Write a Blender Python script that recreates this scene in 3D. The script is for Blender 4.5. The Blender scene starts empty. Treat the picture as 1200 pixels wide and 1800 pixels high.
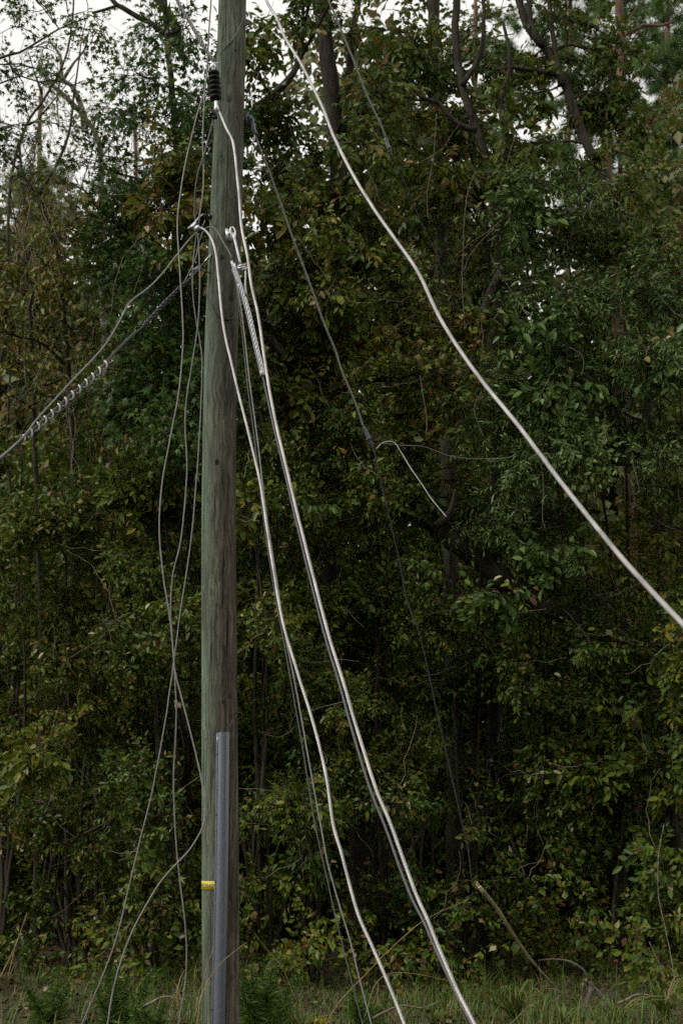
import bpy, math, random
import numpy as np
from mathutils import Vector, Matrix

R = math.radians
rng = np.random.default_rng(11)
random.seed(11)
S = bpy.context.scene
COL = S.collection

# ------------------------------------------------------------------ camera
PITCH = R(12.8)
FPX = 2500.0                       # focal length in pixels of a 1200 x 1800 frame
CAM = np.array((0.0, 0.0, 1.6))
cd = bpy.data.cameras.new('camera')
cd.sensor_fit = 'VERTICAL'; cd.sensor_height = 36.0; cd.lens = 50.0
cd.clip_start = 0.1; cd.clip_end = 600
cd.dof.use_dof = True; cd.dof.focus_distance = 11.6; cd.dof.aperture_fstop = 2.8
co = bpy.data.objects.new('camera', cd); COL.objects.link(co)
co.location = CAM; co.rotation_euler = (R(90) + PITCH, 0, 0)
S.camera = co

# ------------------------------------------------------------------ sky, sun, exposure
SUN_DIR = Vector((-0.66, -0.34, 0.68)).normalized()      # towards the brighter part of the overcast
W = bpy.data.worlds.new('World'); S.world = W; W.use_nodes = True
wn, wl = W.node_tree.nodes, W.node_tree.links
wn.clear()
sky = wn.new('ShaderNodeTexSky'); sky.sky_type = 'NISHITA'; sky.sun_disc = False
sky.sun_elevation = math.asin(SUN_DIR.z); sky.sun_rotation = math.atan2(SUN_DIR.x, SUN_DIR.y)
sky.air_density = 1.0; sky.dust_density = 4.0; sky.ozone_density = 1.0
hs = wn.new('ShaderNodeHueSaturation'); hs.inputs['Saturation'].default_value = 0.12
cl = wn.new('ShaderNodeMixRGB'); cl.inputs['Fac'].default_value = 0.7
cl.inputs['Color2'].default_value = (10.4, 10.15, 9.7, 1)     # even cloud cover
bg = wn.new('ShaderNodeBackground'); bg.inputs['Strength'].default_value = 0.085
wo = wn.new('ShaderNodeOutputWorld')
wl.new(sky.outputs[0], hs.inputs['Color']); wl.new(hs.outputs[0], cl.inputs['Color1'])
wl.new(cl.outputs[0], bg.inputs['Color']); wl.new(bg.outputs[0], wo.inputs['Surface'])
sd = bpy.data.lights.new('sun', 'SUN'); sd.energy = 1.5; sd.angle = R(18); sd.color = (1.0, 0.97, 0.92)
so = bpy.data.objects.new('sun', sd); COL.objects.link(so)
so.rotation_euler = SUN_DIR.to_track_quat('Z', 'Y').to_euler()
so.location = (-20, -10, 30)
S.view_settings.view_transform = 'Standard'; S.view_settings.look = 'None'
S.view_settings.gamma = 1.0; S.view_settings.use_curve_mapping = False
S.view_settings.exposure = 0.58
S.render.engine = 'CYCLES'
S.cycles.max_bounces = 6; S.cycles.diffuse_bounces = 2; S.cycles.glossy_bounces = 2
S.cycles.transmission_bounces = 3; S.cycles.use_adaptive_sampling = True; S.cycles.adaptive_threshold = 0.02
S.cycles.use_denoising = False; S.cycles.denoiser = 'OPENIMAGEDENOISE'; S.cycles.denoising_input_passes = 'RGB_ALBEDO_NORMAL'; S.cycles.denoising_prefilter = 'ACCURATE'

# ------------------------------------------------------------------ helpers
FW = np.array((0, math.cos(PITCH), math.sin(PITCH)))
UPV = np.array((0, -math.sin(PITCH), math.cos(PITCH)))
RT = np.array((1.0, 0, 0))

def U(px, py, Y):
    """place in the world of a point seen at px, py whose distance in front of the road edge is Y"""
    d = FW + RT * ((px - 600) / FPX) + UPV * ((900 - py) / FPX)
    return CAM + d * (Y / d[1])

def ppm(p):
    """pixels of a 1200 x 1800 frame to a metre at p"""
    return FPX / float(np.dot(np.asarray(p) - CAM, FW))

def nrm(a):
    return a / np.maximum(np.linalg.norm(a, axis=-1, keepdims=True), 1e-9)

def mesh_tri(name, V, F, mat, tint=None, smooth=False):
    me = bpy.data.meshes.new(name)
    V = np.ascontiguousarray(V, dtype=np.float32); F = np.ascontiguousarray(F, dtype=np.int32)
    me.vertices.add(len(V)); me.vertices.foreach_set('co', V.ravel())
    me.loops.add(F.size); me.loops.foreach_set('vertex_index', F.ravel())
    me.polygons.add(len(F)); me.polygons.foreach_set('loop_start', np.arange(0, F.size, 3, dtype=np.int32))
    if smooth:
        me.polygons.foreach_set('use_smooth', np.ones(len(F), dtype=bool))
    if tint is not None:
        a = me.attributes.new('tint', 'FLOAT', 'POINT'); a.data.foreach_set('value', np.ascontiguousarray(tint, dtype=np.float32))
    me.materials.append(mat)
    me.update(); me.validate()
    return me

class Acc:
    def __init__(self): self.v, self.f, self.t, self.n = [], [], [], 0
    def add(self, V, F, T=None):
        self.v.append(V); self.f.append(F + self.n); self.n += len(V)
        self.t.append(np.full(len(V), 0.5) if T is None else T)
        return self
    def obj(self, name, mat, parent=None, smooth=False, tint=True, kind=None):
        V = np.concatenate(self.v); F = np.concatenate(self.f); T = np.concatenate(self.t)
        off = np.array(parent.matrix_world.translation if parent is None else parent['_o']) if parent is not None else np.zeros(3)
        me = mesh_tri(name, V - off, F, mat, T if tint else None, smooth)
        o = bpy.data.objects.new(name, me); COL.objects.link(o)
        if parent is not None: o.parent = parent; o['_o'] = list(off)
        else: o['_o'] = [0.0, 0.0, 0.0]
        if kind: o['kind'] = kind
        return o

def thing(name, label, cat, loc=(0, 0, 0), group=None):
    o = bpy.data.objects.new(name, None); COL.objects.link(o)
    o.location = [float(x) for x in loc]; o['_o'] = [float(x) for x in loc]
    o.empty_display_size = 0.2
    return tag(o, label, cat, group)

def tag(o, label, cat, group=None):
    o['label'] = label; o['category'] = cat
    if group: o['group'] = group
    return o

def tubes(P, Rr, sides=4, cap=False):
    """batch of tubes: P (N, K, 3), Rr (N, K)"""
    P = np.asarray(P, float); Rr = np.asarray(Rr, float)
    N, K, _ = P.shape
    t = nrm(np.gradient(P, axis=1))
    ref = np.where(np.abs(nrm(P[:, -1] - P[:, 0])[:, 2:3]) > 0.8, np.array([[1.0, 0.13, 0.07]]), np.array([[0.11, 0.07, 1.0]]))[:, None, :]
    n1 = nrm(np.cross(t, np.broadcast_to(ref, t.shape))); n2 = np.cross(t, n1)
    a = np.arange(sides) * 2 * math.pi / sides
    V = P[:, :, None, :] + Rr[:, :, None, None] * (np.cos(a)[None, None, :, None] * n1[:, :, None, :] + np.sin(a)[None, None, :, None] * n2[:, :, None, :])
    k, s = np.meshgrid(np.arange(K - 1), np.arange(sides), indexing='ij')
    s2 = (s + 1) % sides
    q = np.stack([k * sides + s, k * sides + s2, (k + 1) * sides + s2, (k + 1) * sides + s], -1).reshape(-1, 4)
    f = np.concatenate([q[:, [0, 2, 1]], q[:, [0, 3, 2]]])
    if cap:
        i = np.arange(1, sides - 1)
        e = (K - 1) * sides
        f = np.concatenate([f, np.stack([i * 0, i, i + 1], -1), np.stack([i * 0 + e, i + 1 + e, i + e], -1)])
    F = (np.arange(N)[:, None, None] * (K * sides) + f[None]).reshape(-1, 3)
    return V.reshape(-1, 3), F

def ptube(path, rad, sides=8):
    """one tube with parallel transported frames and capped ends"""
    P = np.asarray(path, float); K = len(P)
    r = np.broadcast_to(np.asarray(rad, float), (K,))
    t = nrm(np.gradient(P, axis=0))
    n = np.cross(t[0], (0.31, 0.9, 0.2)); n /= np.linalg.norm(n)
    V = []
    a = np.arange(sides) * 2 * math.pi / sides
    for k in range(K):
        n = n - t[k] * np.dot(n, t[k]); n /= np.linalg.norm(n)
        b = np.cross(t[k], n)
        V.append(P[k] + r[k] * (np.cos(a)[:, None] * n + np.sin(a)[:, None] * b))
    V = np.concatenate(V)
    k, s = np.meshgrid(np.arange(K - 1), np.arange(sides), indexing='ij')
    s2 = (s + 1) % sides
    q = np.stack([k * sides + s, k * sides + s2, (k + 1) * sides + s2, (k + 1) * sides + s], -1).reshape(-1, 4)
    i = np.arange(1, sides - 1); e = (K - 1) * sides
    F = np.concatenate([q[:, [0, 1, 2]], q[:, [0, 2, 3]], np.stack([i * 0, i + 1, i], -1), np.stack([i * 0 + e, i + e, i + 1 + e], -1)])
    return V, F

def twisted(path, rad, strands=7, pitch=.16, depth=.10, sides=21):
    """a stranded conductor: a lobed section that turns along the line"""
    P = np.asarray(path, float); K = len(P)
    r = np.broadcast_to(np.asarray(rad, float), (K,)); t = nrm(np.gradient(P, axis=0))
    n = np.cross(t[0], (0.31, 0.9, 0.2)); n /= np.linalg.norm(n)
    s = np.concatenate([[0], np.cumsum(np.linalg.norm(np.diff(P, axis=0), axis=1))])
    a = np.arange(sides) * 2 * math.pi / sides; V = []
    for k in range(K):
        n = n - t[k] * np.dot(n, t[k]); n /= np.linalg.norm(n); b = np.cross(t[k], n)
        w = s[k] / pitch * 2 * math.pi; rr = r[k] * (1 - depth + depth * np.abs(np.cos(strands * a / 2)) * 2)
        V.append(P[k] + rr[:, None] * (np.cos(a + w)[:, None] * n + np.sin(a + w)[:, None] * b))
    V = np.concatenate(V)
    k, s_ = np.meshgrid(np.arange(K - 1), np.arange(sides), indexing='ij'); s2 = (s_ + 1) % sides
    q = np.stack([k * sides + s_, k * sides + s2, (k + 1) * sides + s2, (k + 1) * sides + s_], -1).reshape(-1, 4)
    return V, np.concatenate([q[:, [0, 1, 2]], q[:, [0, 2, 3]]])

def spline(pts, step=0.05):
    P = np.asarray(pts, float)
    Q = np.vstack([2 * P[0] - P[1], P, 2 * P[-1] - P[-2]])
    out = []
    for i in range(1, len(Q) - 2):
        p0, p1, p2, p3 = Q[i - 1:i + 3]
        m = max(2, int(np.linalg.norm(p2 - p1) / step))
        u = np.linspace(0, 1, m, endpoint=False)[:, None]
        out.append(0.5 * (2 * p1 + (p2 - p0) * u + (2 * p0 - 5 * p1 + 4 * p2 - p3) * u ** 2 + (3 * p1 - p0 - 3 * p2 + p3) * u ** 3))
    out.append(P[-1:])
    return np.concatenate(out)

def pix(pts, Y0, Y1=None, Ys=None):
    p = np.asarray(pts, float)
    if Ys is None:
        d = np.concatenate([[0], np.cumsum(np.hypot(*np.diff(p, axis=0).T))]); d /= d[-1]
        Ys = Y0 + (d * ((Y1 if Y1 is not None else Y0) - Y0))
    return np.array([U(a, b, y) for (a, b), y in zip(p, Ys)])

def lathe(profile, axis_p, axis_d, sides=20):
    """profile: list of (distance along axis, radius)"""
    d = np.asarray(axis_d, float); d /= np.linalg.norm(d)
    n = np.cross(d, (0.2, 1, 0.1)); n /= np.linalg.norm(n); b = np.cross(d, n)
    a = np.arange(sides) * 2 * math.pi / sides
    V = np.concatenate([np.asarray(axis_p) + d * h + r * (np.cos(a)[:, None] * n + np.sin(a)[:, None] * b) for h, r in profile])
    K = len(profile)
    k, s = np.meshgrid(np.arange(K - 1), np.arange(sides), indexing='ij')
    s2 = (s + 1) % sides
    q = np.stack([k * sides + s, k * sides + s2, (k + 1) * sides + s2, (k + 1) * sides + s], -1).reshape(-1, 4)
    return V, np.concatenate([q[:, [0, 1, 2]], q[:, [0, 2, 3]]])

def boxm(c, ax, ay, az):
    """box with centre c and half axes"""
    c, ax, ay, az = [np.asarray(x, float) for x in (c, ax, ay, az)]
    V = np.array([c + i * ax + j * ay + k * az for i in (-1, 1) for j in (-1, 1) for k in (-1, 1)])
    q = np.array([(0, 1, 3, 2), (4, 6, 7, 5), (0, 4, 5, 1), (2, 3, 7, 6), (0, 2, 6, 4), (1, 5, 7, 3)])
    return V, np.concatenate([q[:, [0, 1, 2]], q[:, [0, 2, 3]]])

# ------------------------------------------------------------------ materials
def new_mat(name):
    m = bpy.data.materials.new(name); m.use_nodes = True
    nt = m.node_tree; b = nt.nodes['Principled BSDF']
    return m, nt, b

def ramp(nt, stops):
    r = nt.nodes.new('ShaderNodeValToRGB'); e = r.color_ramp.elements
    while len(e) < len(stops): e.new(0.5)
    for el, (p, c) in zip(e, stops): el.position = p; el.color = (*c, 1)
    return r

def noise(nt, scale, vec=None, detail=4, rough=0.6):
    n = nt.nodes.new('ShaderNodeTexNoise'); n.inputs['Scale'].default_value = scale
    n.inputs['Detail'].default_value = detail; n.inputs['Roughness'].default_value = rough
    if vec is not None: nt.links.new(vec, n.inputs['Vector'])
    return n

def leaf_mat(name, stops, rough=0.42, trans=0.28, spec=0.24):
    m, nt, b = new_mat(name); L = nt.links
    at = nt.nodes.new('ShaderNodeAttribute'); at.attribute_name = 'tint'
    r = ramp(nt, stops); L.new(at.outputs['Fac'], r.inputs['Fac'])
    tc = nt.nodes.new('ShaderNodeTexCoord')
    n = noise(nt, 55, tc.outputs['Object'], 2)
    hv = nt.nodes.new('ShaderNodeHueSaturation'); L.new(r.outputs[0], hv.inputs['Color'])
    mr = nt.nodes.new('ShaderNodeMapRange'); L.new(n.outputs['Fac'], mr.inputs['Value'])
    mr.inputs['From Min'].default_value = 0.3; mr.inputs['From Max'].default_value = 0.7
    mr.inputs['To Min'].default_value = 0.7; mr.inputs['To Max'].default_value = 1.3
    L.new(mr.outputs[0], hv.inputs['Value'])
    L.new(hv.outputs[0], b.inputs['Base Color'])
    b.inputs['Roughness'].default_value = rough; b.inputs['Specular IOR Level'].default_value = spec
    t = nt.nodes.new('ShaderNodeBsdfTranslucent'); L.new(hv.outputs[0], t.inputs['Color'])
    mx = nt.nodes.new('ShaderNodeMixShader'); mx.inputs[0].default_value = trans
    L.new(b.outputs[0], mx.inputs[1]); L.new(t.outputs[0], mx.inputs[2])
    L.new(mx.outputs[0], nt.nodes['Material Output'].inputs['Surface'])
    return m

GEN = [(0.0, (0.028, 0.062, 0.007)), (0.28, (0.072, 0.118, 0.010)), (0.5, (0.125, 0.155, 0.012)), (0.64, (0.185, 0.160, 0.016)),
       (0.77, (0.170, 0.095, 0.024)), (0.88, (0.085, 0.036, 0.016)), (1.0, (0.50, 0.44, 0.26))]
M_LEAF = leaf_mat('leaf_mixed', GEN)
M_STAR = leaf_mat('leaf_sweetgum', [(0.0, (0.020, 0.055, 0.009)), (0.4, (0.048, 0.098, 0.012)), (0.7, (0.095, 0.140, 0.016)), (0.88, (0.13, 0.11, 0.03)), (1.0, (0.10, 0.03, 0.03))], 0.40, 0.25)
M_FINE = leaf_mat('leaf_privet', [(0.0, (0.024, 0.058, 0.010)), (0.4, (0.068, 0.120, 0.020)), (0.75, (0.120, 0.180, 0.042)), (0.92, (0.11, 0.12, 0.04)), (1.0, (0.30, 0.26, 0.14))], 0.34, 0.12)
M_PALEW = leaf_mat('leaf_far', [(0.0, (0.035, 0.070, 0.016)), (0.5, (0.095, 0.115, 0.026)), (0.75, (0.16, 0.125, 0.035)), (1.0, (0.14, 0.080, 0.035))], 0.55, 0.25, 0.3)
M_NEEDLE = leaf_mat('pine_needles', [(0.0, (0.055, 0.120, 0.035)), (0.6, (0.110, 0.190, 0.055)), (1.0, (0.19, 0.19, 0.07))], 0.5, 0.4)
M_GRASS = leaf_mat('grass_blades', [(0.0, (0.048, 0.098, 0.012)), (0.45, (0.092, 0.155, 0.020)), (0.7, (0.15, 0.16, 0.03)), (0.85, (0.16, 0.115, 0.05)), (1.0, (0.28, 0.21, 0.11))], 0.5, 0.25, 0.3)
M_LITTER = leaf_mat('leaf_litter', [(0.0, (0.025, 0.015, 0.009)), (0.5, (0.070, 0.036, 0.018)), (0.8, (0.12, 0.070, 0.035)), (1.0, (0.26, 0.19, 0.11))], 0.6, 0.05, 0.3)

def bark_mat(name, c0, c1, scale=14, stretch=0.18, bump=0.5, moss=None):
    m, nt, b = new_mat(name); L = nt.links
    tc = nt.nodes.new('ShaderNodeTexCoord'); mp = nt.nodes.new('ShaderNodeMapping')
    mp.inputs['Scale'].default_value = (1, 1, stretch); L.new(tc.outputs['Object'], mp.inputs['Vector'])
    n = noise(nt, scale, mp.outputs[0], 6, 0.65)
    r = ramp(nt, [(0.32, c0), (0.68, c1)]); L.new(n.outputs['Fac'], r.inputs['Fac'])
    out = r.outputs[0]
    if moss:
        n2 = noise(nt, 2.3, tc.outputs['Object'], 3)
        mr = nt.nodes.new('ShaderNodeMapRange'); L.new(n2.outputs['Fac'], mr.inputs['Value'])
        mr.inputs['From Min'].default_value = 0.5; mr.inputs['From Max'].default_value = 0.68
        mx = nt.nodes.new('ShaderNodeMixRGB'); L.new(mr.outputs[0], mx.inputs['Fac']); L.new(out, mx.inputs['Color1'])
        mx.inputs['Color2'].default_value = (*moss, 1); out = mx.outputs[0]
    L.new(out, b.inputs['Base Color']); b.inputs['Roughness'].default_value = 0.85
    b.inputs['Specular IOR Level'].default_value = 0.2
    bp = nt.nodes.new('ShaderNodeBump'); bp.inputs['Strength'].default_value = bump; bp.inputs['Distance'].default_value = 0.02
    L.new(n.outputs['Fac'], bp.inputs['Height']); L.new(bp.outputs[0], b.inputs['Normal'])
    return m

M_BARK = bark_mat('bark_dark', (0.008, 0.006, 0.004), (0.060, 0.046, 0.032), 22, .16, 1.0, moss=(0.050, 0.055, 0.034))
M_BARKG = bark_mat('bark_grey', (0.06, 0.05, 0.04), (0.17, 0.145, 0.12), moss=(0.10, 0.105, 0.075))
M_BARKP = bark_mat('bark_pine', (0.06, 0.036, 0.024), (0.19, 0.115, 0.075))
M_TWIG = bark_mat('twig_brown', (0.018, 0.014, 0.010), (0.060, 0.046, 0.032), 30, 0.4, 0.2)
M_DEADTWIG = bark_mat('twig_bleached', (0.13, 0.10, 0.075), (0.30, 0.25, 0.19), 30, 0.4, 0.2)
M_STRAW = bark_mat('dry_straw', (0.20, 0.13, 0.065), (0.38, 0.28, 0.16), 30, 0.4, 0.1)
M_SPLIT = bark_mat('split_wood', (0.28, 0.20, 0.13), (0.60, 0.50, 0.36), 40, 0.3, 0.3)
M_CANE = bark_mat('pale_cane', (0.09, 0.085, 0.045), (0.24, 0.21, 0.11), 22, 0.3, 0.3)

def metal_mat(name, c, rough=0.45, metallic=0.4, var=0.35, scale=40, bump=0.0):
    m, nt, b = new_mat(name); L = nt.links
    tc = nt.nodes.new('ShaderNodeTexCoord'); n = noise(nt, scale, tc.outputs['Object'], 4)
    r = ramp(nt, [(0.3, tuple(x * (1 - var) for x in c)), (0.7, tuple(min(1, x * (1 + var * 0.5)) for x in c))])
    L.new(n.outputs['Fac'], r.inputs['Fac']); L.new(r.outputs[0], b.inputs['Base Color'])
    b.inputs['Metallic'].default_value = metallic; b.inputs['Roughness'].default_value = rough
    if bump:
        bp = nt.nodes.new('ShaderNodeBump'); bp.inputs['Strength'].default_value = bump; bp.inputs['Distance'].default_value = 0.004
        L.new(n.outputs['Fac'], bp.inputs['Height']); L.new(bp.outputs[0], b.inputs['Normal'])
    return m

M_ALU = metal_mat('aluminium_wire', (0.37, 0.355, 0.335), 0.45, 0.4, 0.42, 6)
M_ALUM = metal_mat('dull_aluminium', (0.18, 0.172, 0.16), 0.55, 0.3, 0.35, 14)
M_ALUD = metal_mat('weathered_wire', (0.19, 0.185, 0.17), 0.6, 0.2, 0.35)
M_DARKW = metal_mat('dark_wire', (0.075, 0.075, 0.078), 0.6, 0.1, 0.4)
M_BLACK = metal_mat('black_jacket', (0.016, 0.016, 0.018), 0.42, 0.0, 0.4)
M_RUBBER = metal_mat('black_polymer', (0.005, 0.0045, 0.005), 0.55, 0.0, 0.3)
M_GALV = metal_mat('galvanised_steel', (0.50, 0.51, 0.52), 0.42, 0.55, 0.3, 60)
M_BRIGHT = metal_mat('bright_fitting', (0.86, 0.87, 0.88), 0.35, 0.35, 0.15, 60)
M_BOOT = metal_mat('grey_clamp', (0.10, 0.115, 0.135), 0.5, 0.2, 0.3, 60)
M_WHITE = metal_mat('white_plastic', (0.55, 0.54, 0.51), 0.4, 0.0, 0.12, 60)
M_PVC = metal_mat('grey_pvc', (0.095, 0.108, 0.132), 0.24, 0.0, 0.14, 5)
M_PVC.node_tree.nodes['Principled BSDF'].inputs['Specular IOR Level'].default_value = 0.9
M_RUBBER.node_tree.nodes['Principled BSDF'].inputs['Specular IOR Level'].default_value = 0.15
M_YELLOW = metal_mat('yellow_tape', (0.52, 0.42, 0.04), 0.65, 0.0, 0.12, 25)
M_INK = metal_mat('tag_ink', (0.02, 0.018, 0.012), 0.6, 0.0, 0.1)
M_HOLE = metal_mat('hole_dark', (0.012, 0.010, 0.008), 0.9, 0.0, 0.1)
M_FLOWER = metal_mat('yellow_flower', (0.62, 0.46, 0.02), 0.7, 0.0, 0.3, 90)
M_RED = metal_mat('red_leaf', (0.30, 0.04, 0.02), 0.5, 0.0, 0.3, 60)

def pole_mat():
    m, nt, b = new_mat('pole_wood'); L = nt.links
    tc = nt.nodes.new('ShaderNodeTexCoord')
    mp = nt.nodes.new('ShaderNodeMapping'); mp.inputs['Scale'].default_value = (1, 1, 0.035); L.new(tc.outputs['Object'], mp.inputs['Vector'])
    wv = noise(nt, 3.0, tc.outputs['Object'], 2)                       # swirls the grain round knots
    va = nt.nodes.new('ShaderNodeVectorMath'); va.operation = 'MULTIPLY_ADD'
    L.new(wv.outputs['Color'], va.inputs[0]); va.inputs[1].default_value = (0.10, 0.10, 0.02); L.new(mp.outputs[0], va.inputs[2])
    g = noise(nt, 46, va.outputs[0], 7, 0.7)
    r = ramp(nt, [(0.32, (0.018, 0.015, 0.010)), (0.50, (0.072, 0.064, 0.049)), (0.70, (0.170, 0.152, 0.118))]); L.new(g.outputs['Fac'], r.inputs['Fac'])
    mp2 = nt.nodes.new('ShaderNodeMapping'); mp2.inputs['Scale'].default_value = (1, 1, 0.22); L.new(tc.outputs['Object'], mp2.inputs['Vector'])
    p = noise(nt, 6.5, mp2.outputs[0], 5, 0.6)                          # weathered patches
    pr = ramp(nt, [(0.38, (0.62, 0.60, 0.57)), (0.62, (1.25, 1.2, 1.12))]); L.new(p.outputs['Fac'], pr.inputs['Fac'])
    mul = nt.nodes.new('ShaderNodeMixRGB'); mul.blend_type = 'MULTIPLY'; mul.inputs['Fac'].default_value = 1
    L.new(r.outputs[0], mul.inputs['Color1']); L.new(pr.outputs[0], mul.inputs['Color2'])
    # copper green algae on the damp side, strongest towards -x and higher up
    sx = nt.nodes.new('ShaderNodeSeparateXYZ'); L.new(tc.outputs['Normal'], sx.inputs[0])
    a1 = nt.nodes.new('ShaderNodeMapRange'); L.new(sx.outputs['X'], a1.inputs['Value'])
    a1.inputs['From Min'].default_value = 0.35; a1.inputs['From Max'].default_value = -1.0
    so_ = nt.nodes.new('ShaderNodeSeparateXYZ'); L.new(tc.outputs['Object'], so_.inputs[0])
    a2 = nt.nodes.new('ShaderNodeMapRange'); L.new(so_.outputs['Z'], a2.inputs['Value'])
    a2.inputs['From Min'].default_value = 3.5; a2.inputs['From Max'].default_value = 8.5; a2.inputs['To Min'].default_value = 0.0; a2.inputs['To Max'].default_value = 0.42
    ad = nt.nodes.new('ShaderNodeMath'); ad.operation = 'ADD'; ad.use_clamp = True; L.new(a1.outputs[0], ad.inputs[0]); L.new(a2.outputs[0], ad.inputs[1])
    n3 = nt.nodes.new('ShaderNodeMapRange'); L.new(p.outputs['Fac'], n3.inputs['Value']); n3.inputs['From Min'].default_value = 0.3; n3.inputs['From Max'].default_value = 0.6
    n3.inputs['To Min'].default_value = 0.15; n3.inputs['To Max'].default_value = 0.95
    mm = nt.nodes.new('ShaderNodeMath'); mm.operation = 'MULTIPLY'; L.new(ad.outputs[0], mm.inputs[0]); L.new(n3.outputs[0], mm.inputs[1])
    gr = ramp(nt, [(0.3, (0.042, 0.060, 0.040)), (0.7, (0.165, 0.225, 0.155))]); L.new(g.outputs['Fac'], gr.inputs['Fac'])
    mx = nt.nodes.new('ShaderNodeMixRGB'); L.new(mm.outputs[0], mx.inputs['Fac']); L.new(mul.outputs[0], mx.inputs['Color1']); L.new(gr.outputs[0], mx.inputs['Color2'])
    mp3 = nt.nodes.new('ShaderNodeMapping'); mp3.inputs['Scale'].default_value = (1, 1, 0.012); L.new(tc.outputs['Object'], mp3.inputs['Vector'])
    ck = noise(nt, 70, mp3.outputs[0], 3, 0.5)                          # drying cracks
    cr = ramp(nt, [(0.33, (0.16, 0.15, 0.13)), (0.39, (1, 1, 1))]); L.new(ck.outputs['Fac'], cr.inputs['Fac'])
    mc = nt.nodes.new('ShaderNodeMixRGB'); mc.blend_type = 'MULTIPLY'; mc.inputs['Fac'].default_value = 1
    L.new(mx.outputs[0], mc.inputs['Color1']); L.new(cr.outputs[0], mc.inputs['Color2']); mx = mc
    L.new(mx.outputs[0], b.inputs['Base Color']); b.inputs['Roughness'].default_value = 0.85; b.inputs['Specular IOR Level'].default_value = 0.2
    bp = nt.nodes.new('ShaderNodeBump'); bp.inputs['Strength'].default_value = 0.55; bp.inputs['Distance'].default_value = 0.012
    L.new(g.outputs['Fac'], bp.inputs['Height']); L.new(bp.outputs[0], b.inputs['Normal'])
    return m
M_POLE = pole_mat()

def ground_mat():
    m, nt, b = new_mat('soil_and_thatch'); L = nt.links
    tc = nt.nodes.new('ShaderNodeTexCoord')
    n = noise(nt, 5, tc.outputs['Object'], 8, 0.7)
    r = ramp(nt, [(0.3, (0.018, 0.013, 0.008)), (0.5, (0.045, 0.034, 0.018)), (0.62, (0.040, 0.050, 0.018)), (0.8, (0.10, 0.075, 0.04))])
    L.new(n.outputs['Fac'], r.inputs['Fac']); L.new(r.outputs[0], b.inputs['Base Color']); b.inputs['Roughness'].default_value = 0.95
    bp = nt.nodes.new('ShaderNodeBump'); bp.inputs['Strength'].default_value = 0.8; bp.inputs['Distance'].default_value = 0.05
    L.new(n.outputs['Fac'], bp.inputs['Height']); L.new(bp.outputs[0], b.inputs['Normal'])
    return m

# ------------------------------------------------------------------ ground
def ground_z(x, y):
    x = np.asarray(x, float); y = np.asarray(y, float)
    return 0.07 * np.sin(x * 0.9 + 0.4) * np.sin(y * 0.7) + 0.02 * np.sin(x * 3.1 + y * 2.3) + 0.12 * np.clip((y - 14) / 6, 0, 1)
gx = np.concatenate([np.linspace(-220, -24, 20), np.linspace(-23, 23, 140), np.linspace(24, 220, 20)])
gy = np.concatenate([np.linspace(-60, 3, 12), np.linspace(3.5, 40, 120), np.linspace(42, 420, 20)])
X, Yg = np.meshgrid(gx, gy)
GV = np.stack([X, Yg, ground_z(X, Yg)], -1).reshape(-1, 3)
nx, ny = len(gx), len(gy)
ii, jj = np.meshgrid(np.arange(ny - 1), np.arange(nx - 1), indexing='ij')
q = np.stack([ii * nx + jj, ii * nx + jj + 1, (ii + 1) * nx + jj + 1, (ii + 1) * nx + jj], -1).reshape(-1, 4)
g = Acc().add(GV, np.concatenate([q[:, [0, 1, 2]], q[:, [0, 2, 3]]])).obj('ground', ground_mat(), smooth=True, tint=False)
g['kind'] = 'structure'

# ------------------------------------------------------------------ leaves and sprigs
def leaf_shape(kind, l=1.0, w=0.5):
    if kind == 'oval':
        V = np.array([(0, 0, 0), (.30, .46 * w, .07), (.68, .40 * w, .05), (1, 0, -.07), (.30, -.46 * w, .07), (.68, -.40 * w, .05)]) * l
        F = np.array([(0, 3, 1), (1, 3, 2), (0, 4, 3), (4, 5, 3)])
    elif kind == 'simple':
        V = np.array([(0, 0, 0), (.45, .5 * w, .06), (1, 0, -.06), (.45, -.5 * w, .06)]) * l
        F = np.array([(0, 2, 1), (0, 3, 2)])
    elif kind == 'star':
        P = [(0, 0, 0)]
        for a, r in ((-118, .50), (-88, .26), (-60, .74), (-30, .30), (0, 1.0), (30, .30), (60, .74), (88, .26), (118, .50)):
            P.append((math.cos(R(a)) * r * .62 + .22, math.sin(R(a)) * r * .62, (-.10 if abs(r) > .45 else .03)))
        V = np.array(P) * l
        V[0] = (0, 0, 0)
        V = np.vstack([V, [[.22 * l, 0, .03 * l]]])
        F = [(10, i, i + 1) for i in range(1, 9)] + [(10, 0, 1), (10, 9, 0)]
        F = np.array(F)
    return V, F

def rot(ax, a):
    return np.array(Matrix.Rotation(a, 3, ax))

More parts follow.
